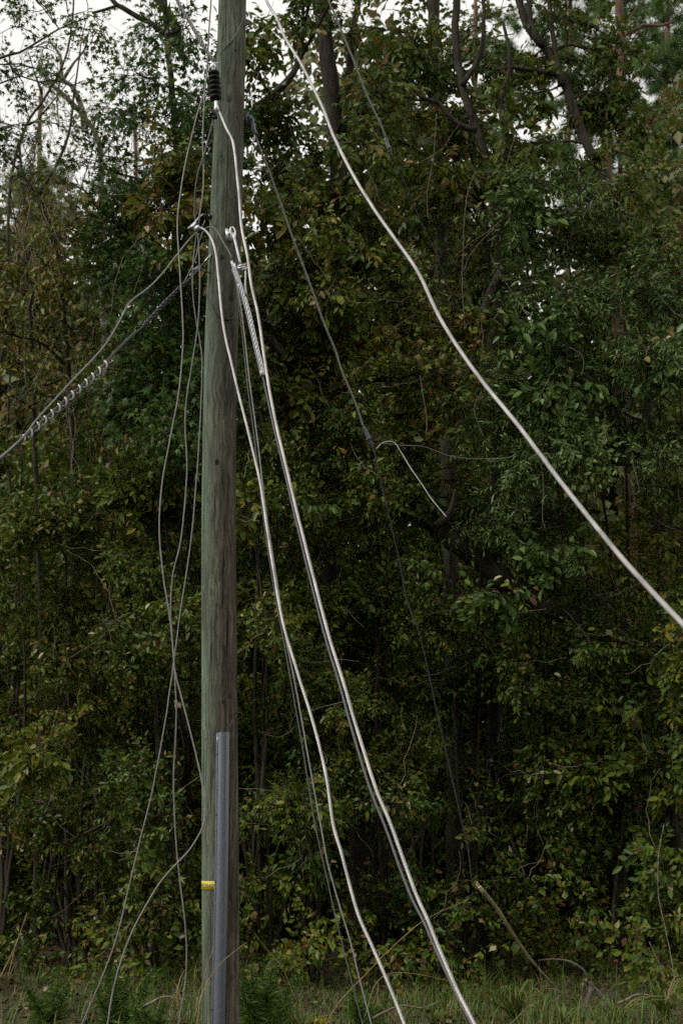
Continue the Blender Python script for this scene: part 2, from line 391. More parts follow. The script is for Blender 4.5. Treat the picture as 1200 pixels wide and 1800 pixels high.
def make_sprig(kind):
    Vs, Fs, Ts, n0 = [], [], [], 0
    r = random
    spec = dict(oval=(11, .34, .070, .54, 'oval'), big=(8, .34, .108, .54, 'oval'), star=(7, .36, .115, 1, 'star'), fine=(18, .36, .070, .27, 'simple'),
                sparse=(6, .46, .055, .5, 'simple'), far=(12, .60, .17, .60, 'simple'), under=(10, .40, .105, .58, 'simple'), litter=(1, .01, .09, .5, 'oval'))
    if kind == 'needle':
        for i in range(46):
            d = nrm(np.array((r.uniform(-.2, 1), r.uniform(-1, 1), r.uniform(-.6, 1))))
            s = np.cross(d, (0.3, 0.5, 0.8)); s = s / np.linalg.norm(s) * .006
            b = np.array((r.uniform(0, .12), 0, 0)); L_ = r.uniform(.16, .26)
            Vs.append(np.array([b - s, b + s, b + d * L_])); Fs.append(np.array([[0, 1, 2]]) + n0); Ts.append(np.full(3, r.gauss(0, .12))); n0 += 3
        return np.concatenate(Vs), np.concatenate(Fs), np.concatenate(Ts), np.array([(0, 0, 0), (.06, 0, .01), (.12, 0, .02)]), .004
    n, L_, ll, ww, sh = spec[kind]
    bend = r.uniform(-.25, .25); droop = r.uniform(-.35, .05)
    def tw(x): return np.array((x, bend * x * x / L_, droop * x * x / L_))
    for i in range(n):
        x = L_ * (i + 1) / n * (0.9 + .1 * r.random()) if n > 1 else 0
        side = 1 if i % 2 else -1
        l = ll * r.uniform(.55, 1.35)
        V, F = leaf_shape(sh, l, ww * r.uniform(.85, 1.15))
        curl = r.uniform(-.9, .25)
        V = V + np.stack([V[:, 0] * 0, V[:, 0] * 0, curl * V[:, 0] ** 2 / l * .6], -1)
        yaw = 0 if i == n - 1 and n > 1 else side * R(r.uniform(30, 72))
        M = rot('Z', yaw + R(r.gauss(0, 10))) @ rot('Y', R(r.gauss(22, 20))) @ rot('X', R(r.gauss(0, 28)))
        V = V @ M.T
        pet = (M @ np.array((1., 0, 0))) * (l * .18 if sh != 'star' else l * .5)
        Vs.append(V + tw(x) + pet); Fs.append(F + n0); Ts.append(np.full(len(V), r.gauss(0, 1))); n0 += len(V)
    xs = np.linspace(0, L_, 2)
    return np.concatenate(Vs), np.concatenate(Fs), np.concatenate(Ts), np.array([tw(x) for x in xs]), .0032

SPR = {k: [make_sprig(k) for _ in range(9)] for k in ('oval', 'big', 'star', 'fine', 'sparse', 'far', 'under', 'needle')}

def stamp(kind, P, D, Zh, scale, tint, tvar, leaves, wood, brown=0.05, pale=0.006):
    """put sprigs of a kind at P growing along D with leaves turned to Zh"""
    N = len(P)
    if N == 0: return
    x = nrm(D); y = nrm(np.cross(Zh, x)); z = np.cross(x, y)
    Mx = np.stack([x, y, z], -1)                       # columns
    pick = rng.integers(0, 9, N)
    for k in range(9):
        idx = np.nonzero(pick == k)[0]
        if not len(idx): continue
        V, F, T, tw, tr = SPR[kind][k]
        A = np.einsum('nij,vj->nvi', Mx[idx], V) * scale[idx, None, None] + P[idx, None, :]
        ff = (np.arange(len(idx))[:, None, None] * len(V) + F[None]).reshape(-1, 3)
        # one tint for each leaf: its own spread, the sprig's mean, and now and then a dead or pale one
        lid = np.unique(T, return_inverse=True)[1].reshape(-1)
        nl = lid.max() + 1
        lt = tint[idx, None] + rng.normal(0, tvar, (len(idx), nl))
        u = rng.random(lt.shape)
        lt = np.where(u < brown, rng.uniform(.72, .92, lt.shape), np.clip(lt, 0, .74))
        lt = np.where(u > 1 - pale, rng.uniform(.95, 1, lt.shape), lt)
        leaves.add(A.reshape(-1, 3), ff, lt[:, lid].reshape(-1))
        if wood is not None:
            B = np.einsum('nij,vj->nvi', Mx[idx], tw) * scale[idx, None, None] + P[idx, None, :]
            rr = np.linspace(tr, tr * .5, len(tw))[None] * scale[idx, None]
            wood.add(*tubes(B, rr, 3))

OUT = np.array((0, -0.55, 0.75))
BIGLEAF = []
for k in range(6):
    V, F = leaf_shape('oval', 0.115, 0.54)
    V = V + np.stack([V[:, 0] * 0, V[:, 0] * 0, -.9 * V[:, 0] ** 2], -1)
    V = V * .85
    BIGLEAF.append(mesh_tri('leaf', V, F, M_LEAF, np.full(len(V), (0.22, 0.4, 0.55, 0.66, 0.78, 0.98)[k])))

def curve_to(a, c, K, lift, wob):
    """bundle of curved paths a -> c, (N, K, 3)"""
    a = np.atleast_2d(a); c = np.atleast_2d(c)
    u = np.linspace(0, 1, K)[None, :, None]
    ln = np.linalg.norm(c - a, axis=1)[:, None, None]
    mid = (a + c)[:, None, :] / 2 + np.array((0, 0, 1.0)) * lift * ln + rng.normal(0, wob, (len(a), 1, 3)) * ln
    P = (1 - u) ** 2 * a[:, None, :] + 2 * u * (1 - u) * mid + u ** 2 * c[:, None, :]
    P[:, 1:-1] += rng.normal(0, wob * .18, (len(a), K - 2, 3)) * ln
    return P

def plant(name, label, cat, trunks, clumps, kind='oval', tint=.3, tvar=.1, spread=.1, brown=.05, pale=.006, mat=None, group=None, bark=None,
          scale=1.0, dead=0, big=0, out=OUT, droop=.25, bigset=(0, 1, 1, 2, 2, 3, 4, 5), mix=None, trunk_name='trunk', dvec=(.42, .15, .42)):
    """trunks: list of (path, r0, r1); clumps: list of (centre, radii, number of sprigs)"""
    base = np.array(trunks[0][0][0], float)
    root = thing(name, label, cat, base, group)
    TP, TR = [], []
    for path, r0, r1 in trunks:
        p = spline(path, .12)
        n = len(p)
        p = p + np.cumsum(rng.normal(0, .004, (n, 3)), 0) * np.array((1, 1, .2))
        rr = np.linspace(r0, r1, n) * (1 + rng.normal(0, .05, n)); rr[:2] *= 1.25
        tb = Acc().add(*ptube(p, rr, 9)); tb.obj(trunk_name, bark or M_BARK, root, smooth=True, tint=False)
        TP.append(p); TR.append(rr)
    TP = np.concatenate(TP); TR = np.concatenate(TR)
    lv, wd = Acc(), Acc()
    zp, allp = [], []
    for c, rad, n in clumps:
        c = np.asarray(c, float); rad = np.asarray(rad, float)
        d = np.linalg.norm(TP - c, axis=1) + np.where(TP[:, 2] > c[2] + .1, 1.5, 0)
        i = int(np.argmin(d)); a = TP[i]
        ln = np.linalg.norm(c - a)
        Lp = curve_to(a, c, 7, .10, .08)
        r0 = min(TR[i] * .6, .010 + .014 * ln)
        wd.add(*tubes(Lp, np.linspace(r0, .006, 7)[None], 6))
        nb = max(3, n // 4)
        uu = rng.uniform(.35, 1, nb); st = np.stack([np.interp(uu, np.linspace(0, 1, 7), Lp[0, :, k]) for k in range(3)], -1)
        dirs = nrm(rng.normal(0, 1, (nb, 3))); en = c + dirs * rad * rng.random((nb, 1)) ** .45
        Bp = curve_to(st, en, 5, .06, .10)
        wd.add(*tubes(Bp, np.linspace(.0075, .003, 5)[None].repeat(nb, 0), 4))
        bi = rng.integers(0, nb, n); t = rng.uniform(.25, 1, n) * 4
        k0 = np.minimum(t.astype(int), 3); fr = (t - k0)[:, None]
        P = Bp[bi, k0] * (1 - fr) + Bp[bi, k0 + 1] * fr
        D = nrm(Bp[bi, k0 + 1] - Bp[bi, k0]) * .5 + nrm((P - c) / rad) * .55 + rng.normal(0, .55, (n, 3)) + np.array((0, 0, -droop))
        Z = out + rng.normal(0, .42, (n, 3))
        sc = scale * rng.uniform(.75, 1.25, n)
        ti = np.clip(tint + rng.normal(0, spread, n) + rng.normal(0, spread * .6), 0, .7)
        kk = kind
        if mix and random.random() < mix[0]:
            kk = random.choice(mix[1]); ti = np.clip(ti + random.uniform(-.12, .12), 0, .7)
        stamp(kk, P, D, Z, sc, ti, tvar, lv, None if kind == 'needle' else wd, brown, pale)
        allp.append(P)
    if lv.n:
        lv.obj('crown', mat or {'star': M_STAR, 'fine': M_FINE, 'needle': M_NEEDLE}.get(kind, M_LEAF), root, kind='stuff')
        wd.obj('branches', M_TWIG if bark is None else bark, root, smooth=True, tint=False, kind='stuff')
        allp = np.concatenate(allp)
        if dead:
            dw = Acc()
            s = allp[rng.integers(0, len(allp), dead)] + np.array((0, -.12, 0))
            e = s + rng.normal(0, 1, (dead, 3)) * np.array(dvec)
            Pd = curve_to(s, e, 7, -.05, .14)
            dw.add(*tubes(Pd, np.linspace(.0045, .0018, 7)[None].repeat(dead, 0), 4))
            dw.obj('dead_twigs', M_DEADTWIG, root, smooth=True, tint=False, kind='stuff')
        if big:
            w = allp[:, 1] - .3 * rng.random(len(allp)); pick = np.argsort(w)[:max(big * 4, 1)]
            pick = rng.permutation(pick)[:big]
            for p in allp[pick]:
                o = bpy.data.objects.new('leaf', BIGLEAF[random.choice(bigset)]); COL.objects.link(o); o.parent = root
                p = p + rng.normal(0, .1, 3) + np.array((0, -.10, 0)); o.location = p - base
                z = Vector(out + rng.normal(0, .45, 3)).normalized(); xx = Vector(rng.normal(0, 1, 3) + np.array((0, 0, -.7)))
                xx = (xx - z * xx.dot(z)).normalized(); y = z.cross(xx)
                o.rotation_euler = Matrix((xx, y, z)).transposed().to_euler()
                s_ = random.uniform(.6, 1.15); o.scale = (s_, s_ * random.uniform(.8, 1.2), s_)
    return root

DENS = 2.7
def fill(x0, x1, y0, y1, Y, cell=.55, n=16, dy=.45, ragged=.25, keep=1.0):
    """clumps that fill the part of a plant seen from x0, y0 to x1, y1 at distance Y"""
    s = ppm(U((x0 + x1) / 2, (y0 + y1) / 2, Y)); st = cell * s
    out = []
    for yy in np.arange(y0 + st * .5, y1, st):
        e = 1 - .35 * max(0, 1 - (yy - y0) / (1.2 * st + 1)) if ragged else 1
        xm, hw = (x0 + x1) / 2, (x1 - x0) / 2 * e
        for xx in np.arange(xm - hw + st * .5, xm + hw, st):
            if random.random() > keep: continue
            c = U(xx + random.gauss(0, st * .3), yy + random.gauss(0, st * .3), Y + random.gauss(0, dy))
            c[2] = max(c[2], .25)
            r = cell * random.uniform(.50, .95)
            out.append((c, (r, r * .9, r * .8), max(5, int(n * DENS * random.uniform(.6, 1.35)))))
    return out

def proj(p):
    v = p - CAM; d = np.dot(v, FW); return 600 + FPX * v[0] / d, 900 - FPX * np.dot(v, UPV) / d
def clear_of(cl_, line, half, share):
    """leave a trunk partly bare: thin out the clumps that grow in front of it"""
    L_ = np.concatenate([np.linspace(a, b, 20) for a, b in zip(line[:-1], line[1:])])
    return [c for c in cl_ if np.min(np.hypot(*(L_ - proj(c[0])).T)) > half or random.random() > share]

def foot(px, Y):
    p = U(px, 1700, Y); p[2] = ground_z(p[0], Y) - .05
    return p

# ------------------------------------------------------------------ the utility pole
PY = 11.4
axis_px = [(412, -420), (410, -200), (408.5, 0), (403, 200), (396.5, 400), (389, 600), (385.5, 800), (384.5, 950), (386, 1250), (387.5, 1550), (388, 1830)]
half_px = [21.5, 22.8, 24.2, 26.0, 28.0, 29.0, 29.6, 30.2, 31.6, 32.6, 33.4]
axp = np.array([U(a, b, PY) for a, b in axis_px])
rad = np.array([h / ppm(p) for h, p in zip(half_px, axp)])
axp = np.vstack([axp, [axp[-1][0], PY, -.4]]); rad = np.append(rad, rad[-1] + .004)
order = np.argsort(axp[:, 2]); axp = axp[order]; rad = rad[order]
pole_root = thing('utility_pole', 'tall weathered wooden utility pole with green algae along one edge', 'utility pole', (axp[0][0], PY, 0))
zs = np.arange(axp[0][2], axp[-1][2], .06)
sp = spline(axp, .06); srad = np.interp(sp[:, 2], axp[:, 2], rad)
def pole_r(z): return float(np.interp(z, axp[:, 2], rad))
def pole_c(z): return np.array([np.interp(z, sp[:, 2], sp[:, 0]), PY, z])
shaft = Acc().add(*ptube(sp, srad, 48)).obj('shaft', M_POLE, pole_root, smooth=True, tint=False)
def on_pole(px, py, proud=0.0):
    """point of the pole's surface seen at px, py, and its outward normal"""
    y = PY - .14
    for _ in range(4):
        p = U(px, py, y); c = pole_c(p[2]); r = pole_r(p[2])
        dx = np.clip((p[0] - c[0]) / r, -.98, .98); y = PY - r * math.sqrt(1 - dx * dx)
    p = U(px, py, y); n = (p - pole_c(p[2])); n[2] = 0; n /= np.linalg.norm(n)
    return p + n * proud, n
for (a, b, r_) in ((414, 88, 4.0), (410, 242, 3.2), (388, 275, 2.4), (408, 278, 2.2), (417, 207, 3.0), (372, 372, 2.6)):     # old bolt holes
    p, n = on_pole(a, b, .001)
    s = r_ * .55 / ppm(p)
    Acc().add(*lathe([(0, .0001), (.0015, s), (-.004, s * 1.15)], p, n, 12)).obj('bolt_hole', M_HOLE, pole_root, tint=False)
for (a, b, r_) in ((402, 174, 6.0), (390, 452, 5), (407, 522, 7), (381, 812, 5), (392, 1232, 5), (404, 1222, 6)):     # knots, a little proud
    p, n = on_pole(a, b, -.004)
    s = r_ * .7 / ppm(p)
    V, F = lathe([(.006, .0001), (.006, s * .5), (.0045, s), (-.003, s * 1.3)], np.zeros(3), n, 16)
    V[:, 2] *= 1.5
    Acc().add(V + p, F).obj('knot', M_BARK, pole_root, smooth=True, tint=False)

# yellow number tag round the pole, with its lettering
zt = U(370, 1557, PY - .14)[2]; rt = pole_r(zt) + .003; hh = .034
th = np.linspace(R(-118), R(14), 40)
c0 = pole_c(zt)
prof = [(rt, -hh), (rt, hh), (rt - .0025, hh), (rt - .0025, -hh)]
V = np.array([[c0[0] + math.sin(t) * r, PY - math.cos(t) * r, zt + h] for t in th for r, h in prof])
F = []
for k in range(len(th) - 1):
    for j in range(4):
        a, b_, c_, d_ = k * 4 + j, k * 4 + (j + 1) % 4, (k + 1) * 4 + (j + 1) % 4, (k + 1) * 4 + j
        F += [(a, c_, b_), (a, d_, c_)]
tagband = Acc().add(V, np.array(F)).obj('tag_band', M_YELLOW, pole_root, tint=False)
tagband['label'] = 'yellow number tag wrapped round the pole'
tcv = bpy.data.curves.new('tag_text', 'FONT'); tcv.body = 'FFE 05429'; tcv.size = .047; tcv.space_character = .94
tob = bpy.data.objects.new('tag_text', tcv); COL.objects.link(tob)
bpy.context.view_layer.update()
tm = bpy.data.meshes.new_from_object(tob.evaluated_get(bpy.context.evaluated_depsgraph_get()))
bpy.data.objects.remove(tob)
wid = max(v.co.x for v in tm.vertices)
off = np.array(tagband['_o'])
for v in tm.vertices:
    t = R(-78) + v.co.x / wid * R(70); r = rt + .0012
    v.co = Vector((c0[0] + math.sin(t) * r, PY - math.cos(t) * r, zt - .017 + v.co.y)) - Vector(off)
tm.name = 'lettering'; tm.materials.clear(); tm.materials.append(M_INK)
to = bpy.data.objects.new('lettering', tm); COL.objects.link(to); to.parent = tagband

# grey conduit guard on the front of the pole
gp = np.array([U(396.5, 1290, PY), U(394.5, 1500, PY), U(390.5, 1700, PY), U(388, 1830, PY)])
gp = np.vstack([gp, [gp[-1][0], PY, -.2]])
gs = spline(gp, .08)
W_ = .045
V, F = [], []
na = 40; ang = np.arange(na) * 2 * math.pi / na
def guard_y(p):
    pc = pole_c(p[2]); r = pole_r(p[2]); dx = p[0] - pc[0]
    return PY - math.sqrt(max(r * r - dx * dx, .001)) - .026
for p in gs:
    V += [(p[0] + W_ * math.cos(a), guard_y(p) - W_ * math.sin(a), p[2]) for a in ang]
m0 = len(gs)
for k in (0, 3):                                    # wall thickness at the open top
    V += [(gs[k][0] + (W_ - .006) * math.cos(a), guard_y(gs[k]) - (W_ - .006) * math.sin(a), gs[k][2]) for a in ang]
def band(a0, b0):
    return [f for j in range(na) for f in ((a0 + j, b0 + j, b0 + (j + 1) % na), (a0 + j, b0 + (j + 1) % na, a0 + (j + 1) % na))]
for k in range(m0 - 1): F += band((k + 1) * na, k * na)
F += band(0, m0 * na); F += band(m0 * na, (m0 + 1) * na)
cg = Acc().add(np.array(V), np.array(F)).obj('conduit_guard', M_PVC, pole_root, tint=False)
for p_ in cg.data.polygons: p_.use_smooth = True
cg.data.set_sharp_from_angle(angle=R(50))
for sx_ in (-1,):
    fv, ff = [], []
    for p in gs:
        y = guard_y(p) - .003
        fv += [(p[0] + sx_ * a, y + b_, p[2] - .004) for a, b_ in ((W_ - .004, 0), (W_ + .014, .004), (W_ + .014, .010), (W_ - .004, .006))]
    for k in range(m0 - 1):
        for j in range(4): ff += [(k * 4 + j, (k + 1) * 4 + j, (k + 1) * 4 + (j + 1) % 4), (k * 4 + j, (k + 1) * 4 + (j + 1) % 4, k * 4 + (j + 1) % 4)]
    ff += [(0, 1, 2), (0, 2, 3)]
    Acc().add(np.array(fv), np.array(ff)).obj('flange', M_PVC, cg, tint=False)
cg['label'] = 'grey plastic cable guard screwed to the pole'
for py in (1328, 1433, 1548, 1662, 1770):
    for sx_ in (-1,):
        p = U(0, py, PY); z = p[2]; x = np.interp(z, gs[::-1, 2], gs[::-1, 0]); yb = guard_y((x, 0, z)) + .005
        Acc().add(*lathe([(0, .0052), (.003, .005), (.005, .003), (.0055, .0001)], (x + sx_ * (W_ + .007), yb - .006, z), (0, -1, 0), 10)).obj('screw', M_HOLE, cg, smooth=True, tint=False)
Acc().add(*ptube(spline([U(402, 1298, PY - .17), U(403, 1285, PY - .17), U(407, 1270, PY - .165), U(414, 1258, PY - .12), U(421, 1250, PY - .02)], .02), .0045, 6)).obj('ground_wire', M_BLACK, pole_root, smooth=True, tint=False)

# ------------------------------------------------------------------ wires
def wire(name, label, path, r, mat, step=.04, sides=8, cat='wire', group=None, r1=None):
    p = spline(path, .016 if mat is M_ALU else step)
    n = len(p); p = p + (.4 if mat is M_ALU else 1) * np.cumsum(rng.normal(0, .0005, (n, 3)), 0)
    rr = np.linspace(r, r1 if r1 else r, n)
    o = Acc().add(*(twisted(p, rr) if mat is M_ALU and r > .006 else ptube(p, rr, sides))).obj(name, mat, None, smooth=True, tint=False)
    return tag(o, label, cat, group)

def stranded(name, label, path, R0, rs, turns_per_m, nst, mat, cat='cable', parent=None, step=.015, a0=0.0):
    """strands wound round a line; one part for each strand"""
    p = spline(path, step); t = nrm(np.gradient(p, axis=0)); n = np.cross(t, (0.2, 1, 0.1)); n = nrm(n); b = np.cross(t, n)
    s = np.concatenate([[0], np.cumsum(np.linalg.norm(np.diff(p, axis=0), axis=1))])
    root = parent if parent is not None else thing(name, label, cat, p[0])
    for k in range(nst):
        a = a0 + s * turns_per_m * 2 * math.pi + k * 2 * math.pi / nst
        Acc().add(*ptube(p + R0 * (np.cos(a)[:, None] * n + np.sin(a)[:, None] * b), rs, 6)).obj('strand', mat, root, smooth=True, tint=False)
    return root

def down(path, x=0.0, y=0.0):
    """carry a path on to the ground beyond the bottom of the frame"""
    e = np.array(path[-1]); d = e - np.array(path[-2]); d = d / max(np.linalg.norm(d), 1e-6)
    k = max(e[2], .02) / max(-d[2], .2)
    m = e + d * k * .55; g_ = e + d * k * 1.05; g_[2] = .0
    return np.vstack([path, m, g_, g_ + np.array((d[0] * .8 + x, d[1] * .8 - .2 + y, 0))])

w1 = pix([(440, -120), (462, -15), (487, 35), (502, 70), (525, 107), (542, 140), (565, 187), (588, 245), (623, 315), (652, 362), (690, 417), (725, 466), (742, 496), (770, 556), (800, 607), (843, 667), (900, 737), (943, 793), (973, 833), (1017, 890), (1067, 953), (1105, 998), (1150, 1047), (1200, 1100), (1290, 1200)], 11.3, 5.4)
wire('service_wire', 'thick bright wire sagging diagonally from the top across to the right edge', down(w1), .0112, M_ALU)

w2 = pix([(381, 188), (387, 200), (398, 226), (408, 245), (413, 270), (417, 310), (420, 340), (425, 400), (435, 450), (442, 500), (454, 555), (465, 630), (474, 688), (486, 750), (500, 810), (527, 922), (552, 1020), (578, 1120), (603, 1200), (626, 1280), (659, 1385), (686, 1450), (727, 1563), (751, 1617), (772, 1670), (804, 1743), (833, 1800)], 11.12, 8.3)
wire('line_wire', 'bright wire falling from the black insulator to the bottom, right of a dark cable', down(w2), .0108, M_ALU)

w3 = pix([(461, 655), (468, 692), (484, 765), (496, 815), (522, 925), (545, 1020), (570, 1118), (595, 1203), (617, 1282), (649, 1388), (674, 1450), (717, 1567), (744, 1621), (767, 1674), (800, 1746), (829, 1802)], 11.15, 8.45)
wire('dark_cable', 'dark cable hanging from the spiral grip beside the bright insulator wire', down(w3), .0086, M_DARKW)

w4 = pix([(352, 401), (358, 403), (367, 412), (375, 428), (380, 450), (383, 480), (388, 540), (395, 592), (405, 635), (418, 690), (436, 762), (456, 850), (468, 930), (480, 1010), (495, 1095), (520, 1180), (548, 1270), (570, 1360), (583, 1450), (597, 1500), (610, 1550), (627, 1610), (650, 1663), (672, 1713), (690, 1757), (707, 1800)], 11.12, 8.6)
wire('line_wire', 'bright wire bending from the clamp left of the pole down across it', down(w4), .0098, M_ALU)

w5 = pix([(448, 236), (460, 270), (472, 300), (497, 370), (515, 420), (532, 467), (552, 520), (572, 575), (590, 617), (602, 655), (620, 697), (632, 730), (640, 754)], 11.45, 11.9)
wire('grey_wire', 'grey wire running from the clamp on the pole down to a dark connector', w5, .0092, M_ALUD)
def connector(p, q, label, r=.017):
    p, q = np.array(p), np.array(q); L_ = np.linalg.norm(q - p)
    t = thing('splice_connector', label, 'connector', p)
    Acc().add(*lathe([(0, .001), (0, r * .7), (L_ * .08, r), (L_ * .45, r), (L_ * .5, r * 1.3), (L_ * .62, r * 1.3), (L_ * .68, r * .95), (L_ * .95, r * .8), (L_, r * .5), (L_, .001)], p, q - p, 14)).obj('sleeve', M_BOOT, t, smooth=True, tint=False)
    Acc().add(*lathe([(L_ * .72, r * .5), (L_ * .72, r * 1.2), (L_ * .8, r * 1.2), (L_ * .8, r * .5)], p, q - p, 6)).obj('clamp_nut', M_DARKW, t, tint=False)
    ax = nrm(q - p); m = p + (q - p) * .56
    Acc().add(*boxm(m + np.array((.012, -.012, 0)), ax * .012, np.array((.012, 0, 0)), np.array((0, .012, 0)))).obj('bolt', M_BOOT, t, tint=False)
    return t
connector(U(639, 750, 11.9), U(655, 788, 11.95), 'dark connector where the grey wire meets two curling loose ends')
w5b = pix([(655, 786), (660, 805), (667, 837), (677, 880), (688, 927), (700, 980), (710, 1033), (718, 1067), (735, 1110), (750, 1170), (770, 1260), (790, 1350), (808, 1430), (822, 1490), (830, 1560)], 11.95, 13.8)
wire('thin_dark_wire', 'thin dark wire hanging from the connector with curling ends into the shrubs', w5b, .0052, M_DARKW)
wire('loose_strand', 'short pale loose strand curling from the connector and ending in mid air', pix([(660, 790), (666, 785), (671, 779), (683, 776), (694, 779), (703, 792), (720, 820), (741, 850), (758, 876), (785, 909)], 11.85, 11.6), .0048, M_ALU)
wire('loose_strand', 'thin brown loose strand wavering sideways from the connector over the leaves', pix([(662, 788), (668, 781), (680, 780), (705, 783), (740, 784), (765, 792), (790, 801), (820, 805), (860, 806), (893, 804), (905, 797)], 11.9, 12.6), .0034, M_ALUD)

w6 = pix([(560, -90), (578, 0), (586, 20), (608, 73), (629, 125), (643, 163), (667, 216), (678, 244)], 12.4, 12.9)
wire('grey_wire', 'grey wire coming down from the top edge to the upper connector', w6, .0098, M_ALUD)
connector(U(677, 242, 12.9), U(688, 274, 12.95), 'grey connector on the upper wire in front of the oak leaves', .018)
w6b = pix([(686, 270), (696, 292), (713, 327), (725, 359), (748, 411), (766, 449), (783, 496), (800, 545)], 12.95, 14.8)
wire('thin_dark_wire', 'thin dark wire going from the upper connector into the oak leaves', w6b, .006, M_DARKW)

# wires that hang to the left of the pole
wire('slack_wire', 'grey wire dropping beside the insulator from the top edge to the clamp', pix([(373, -80), (371, 0), (367, 62), (364, 125), (360, 165), (358.5, 200), (357, 250), (358.5, 300), (357, 340), (352, 375), (349, 397)], 11.25, 11.2), .0070, M_ALUD)
wire('slack_wire', 'dark wire curving from under the insulator down to the clamp', pix([(376, 205), (372, 222), (367, 240), (359, 270), (347, 307), (342, 347), (342, 375), (344, 398)], 11.2, 11.2), .0078, M_DARKW, r1=.0060)
l2 = pix([(361, 158), (350, 190), (337, 240), (325, 292), (316, 345), (312, 390), (314, 440), (318, 505), (321, 560), (321, 615), (314, 690), (297, 777), (285, 843), (280, 900), (280, 950), (287, 1017), (297, 1081), (303, 1140), (307, 1185), (320, 1236), (330, 1276), (344, 1332), (354, 1378), (359, 1414), (358, 1440), (352, 1462), (340, 1482), (328, 1499), (287, 1543), (257, 1590), (230, 1640), (210, 1693), (197, 1740), (188, 1797)], 11.25, 10.0)
wire('slack_wire', 'pale wire with a wide loop out to the pole and away at the bottom left', down(l2), .0060, M_ALUM)
l3 = pix([(346, 408), (342, 440), (339, 480), (340, 520), (345, 560), (352, 597), (356, 640), (353, 733), (347, 833), (338, 943), (324, 1037), (315, 1102), (308, 1154), (303, 1192), (292, 1265), (278, 1344), (267, 1400), (248, 1476), (230, 1552), (210, 1636), (187, 1703), (146, 1800)], 11.2, 10.6)
wire('slack_wire', 'dull grey wire swinging furthest out to the bottom left corner', down(l3), .0052, M_ALUD)
l4 = pix([(348, 410), (349, 430), (351, 470), (351, 515), (347, 572), (337, 640), (327, 703), (325, 750), (328, 827), (318, 943), (303, 1008), (299, 1067), (302, 1113), (306, 1172), (308, 1212), (309, 1271), (305, 1358), (306, 1420), (309, 1482), (316, 1552), (324, 1616), (328, 1680), (324, 1738), (313, 1800)], 11.18, 10.7)
wire('slack_wire', 'pale grey wire hanging almost straight down just left of the pole', down(l4), .0056, M_ALUM)

# twisted conductor at the top and the small wire on the pole
stranded('twisted_conductor', 'rough twisted conductor coming from the top edge to the black insulator', pix([(285, -70), (312, 0), (332, 35), (350, 67), (365, 92), (377, 108)], 11.3, 11.12), .0105, .0085, 9, 3, M_ALUD)
wire('tie_wire', 'thin wire curving over the pole face above the insulator', [on_pole(425, -40, .004)[0], on_pole(427, 0, .004)[0], on_pole(427.5, 25, .004)[0], on_pole(423, 45, .004)[0], on_pole(411, 68, .004)[0], on_pole(395, 86, .004)[0], on_pole(387, 98, .006)[0], U(382, 105, 11.16)], .0032, M_ALUD)

# ------------------------------------------------------------------ hardware on the pole
ins = thing('strain_insulator', 'black ribbed strain insulator with bright metal ends hanging beside the pole', 'insulator', U(374, 108, 11.1))
a, b_ = U(374.5, 112, 11.1), U(380.5, 192, 11.1); dv = b_ - a; L_ = np.linalg.norm(dv)
prof = [(L_ * .16, .014)]
for k in range(6):
    z0 = L_ * (.18 + k * .105)
    prof += [(z0, .026), (z0 + L_ * .012, .049), (z0 + L_ * .055, .051), (z0 + L_ * .085, .030)]
prof += [(L_ * .82, .020), (L_ * .83, .001)]
Acc().add(*lathe(prof, a, dv, 28)).obj('sheds', M_RUBBER, ins, smooth=True, tint=False)
Acc().add(*lathe([(0, .001), (0, .012), (L_ * .03, .026), (L_ * .08, .024), (L_ * .10, .014), (L_ * .19, .014)], a, dv, 14)).obj('end_fitting', M_BRIGHT, ins, smooth=True, tint=False)
Acc().add(*lathe([(L_ * .80, .015), (L_ * .93, .015), (L_ * .95, .021), (L_ * 1.03, .019), (L_ * 1.04, .001)], a, dv, 14)).obj('end_fitting', M_BRIGHT, ins, smooth=True, tint=False)
Acc().add(*ptube([a + np.array((-.035, -.01, .006)), a + np.array((.045, -.01, .0))], .007, 8)).obj('clevis_pin', M_BRIGHT, ins, smooth=True, tint=False)
jc = thing('jumper_clamp', 'small black clamp under the bright lower end of the insulator', 'clamp', U(373, 200, 11.2))
Acc().add(*boxm(U(374, 200, 11.19), (.026, 0, -.006), (0, .022, 0), (.004, 0, .016))).obj('clamp_body', M_BLACK, jc, tint=False)
Acc().add(*boxm(U(378, 206, 11.19), (.020, 0, .006), (0, .018, 0), (0, 0, .014))).obj('clamp_jaw', M_BLACK, jc, tint=False)
Acc().add(*ptube([U(368, 197, 11.15), U(369, 191, 11.15)], .008, 6)).obj('bolt', M_DARKW, jc, tint=False)

# grey wedge clamp to the right of the pole
wc = thing('wedge_clamp', 'grey wedge clamp on the right side of the pole holding the grey wire', 'clamp', U(439, 203, 11.4))
a, b_ = U(439, 203, 11.42), U(449, 237, 11.45); dv = b_ - a; L_ = np.linalg.norm(dv)
Acc().add(*lathe([(0, .001), (0, .014), (L_ * .06, .023), (L_ * .3, .025), (L_ * .88, .020), (L_ * .9, .027), (L_, .027), (L_, .001)], a, dv, 16)).obj('clamp_body', M_BOOT, wc, smooth=True, tint=False)
Acc().add(*lathe([(0, .001), (0, .011), (.012, .011), (.013, .001)], U(441.5, 210, 11.39), (.25, -1, .1), 12)).obj('pivot_bolt', M_BLACK, wc, tint=False)
Acc().add(*boxm(U(433.5, 209, 11.44), (.020, 0, 0), (0, .02, 0), (0, 0, .058))).obj('strap_plate', M_BOOT, wc, tint=False)
Acc().add(*ptube(spline([U(447, 237, 11.42), U(447.5, 245, 11.42), U(442, 253, 11.42), U(436, 259, 11.44)], .02), .004, 6)).obj('tail', M_BRIGHT, wc, smooth=True, tint=False)
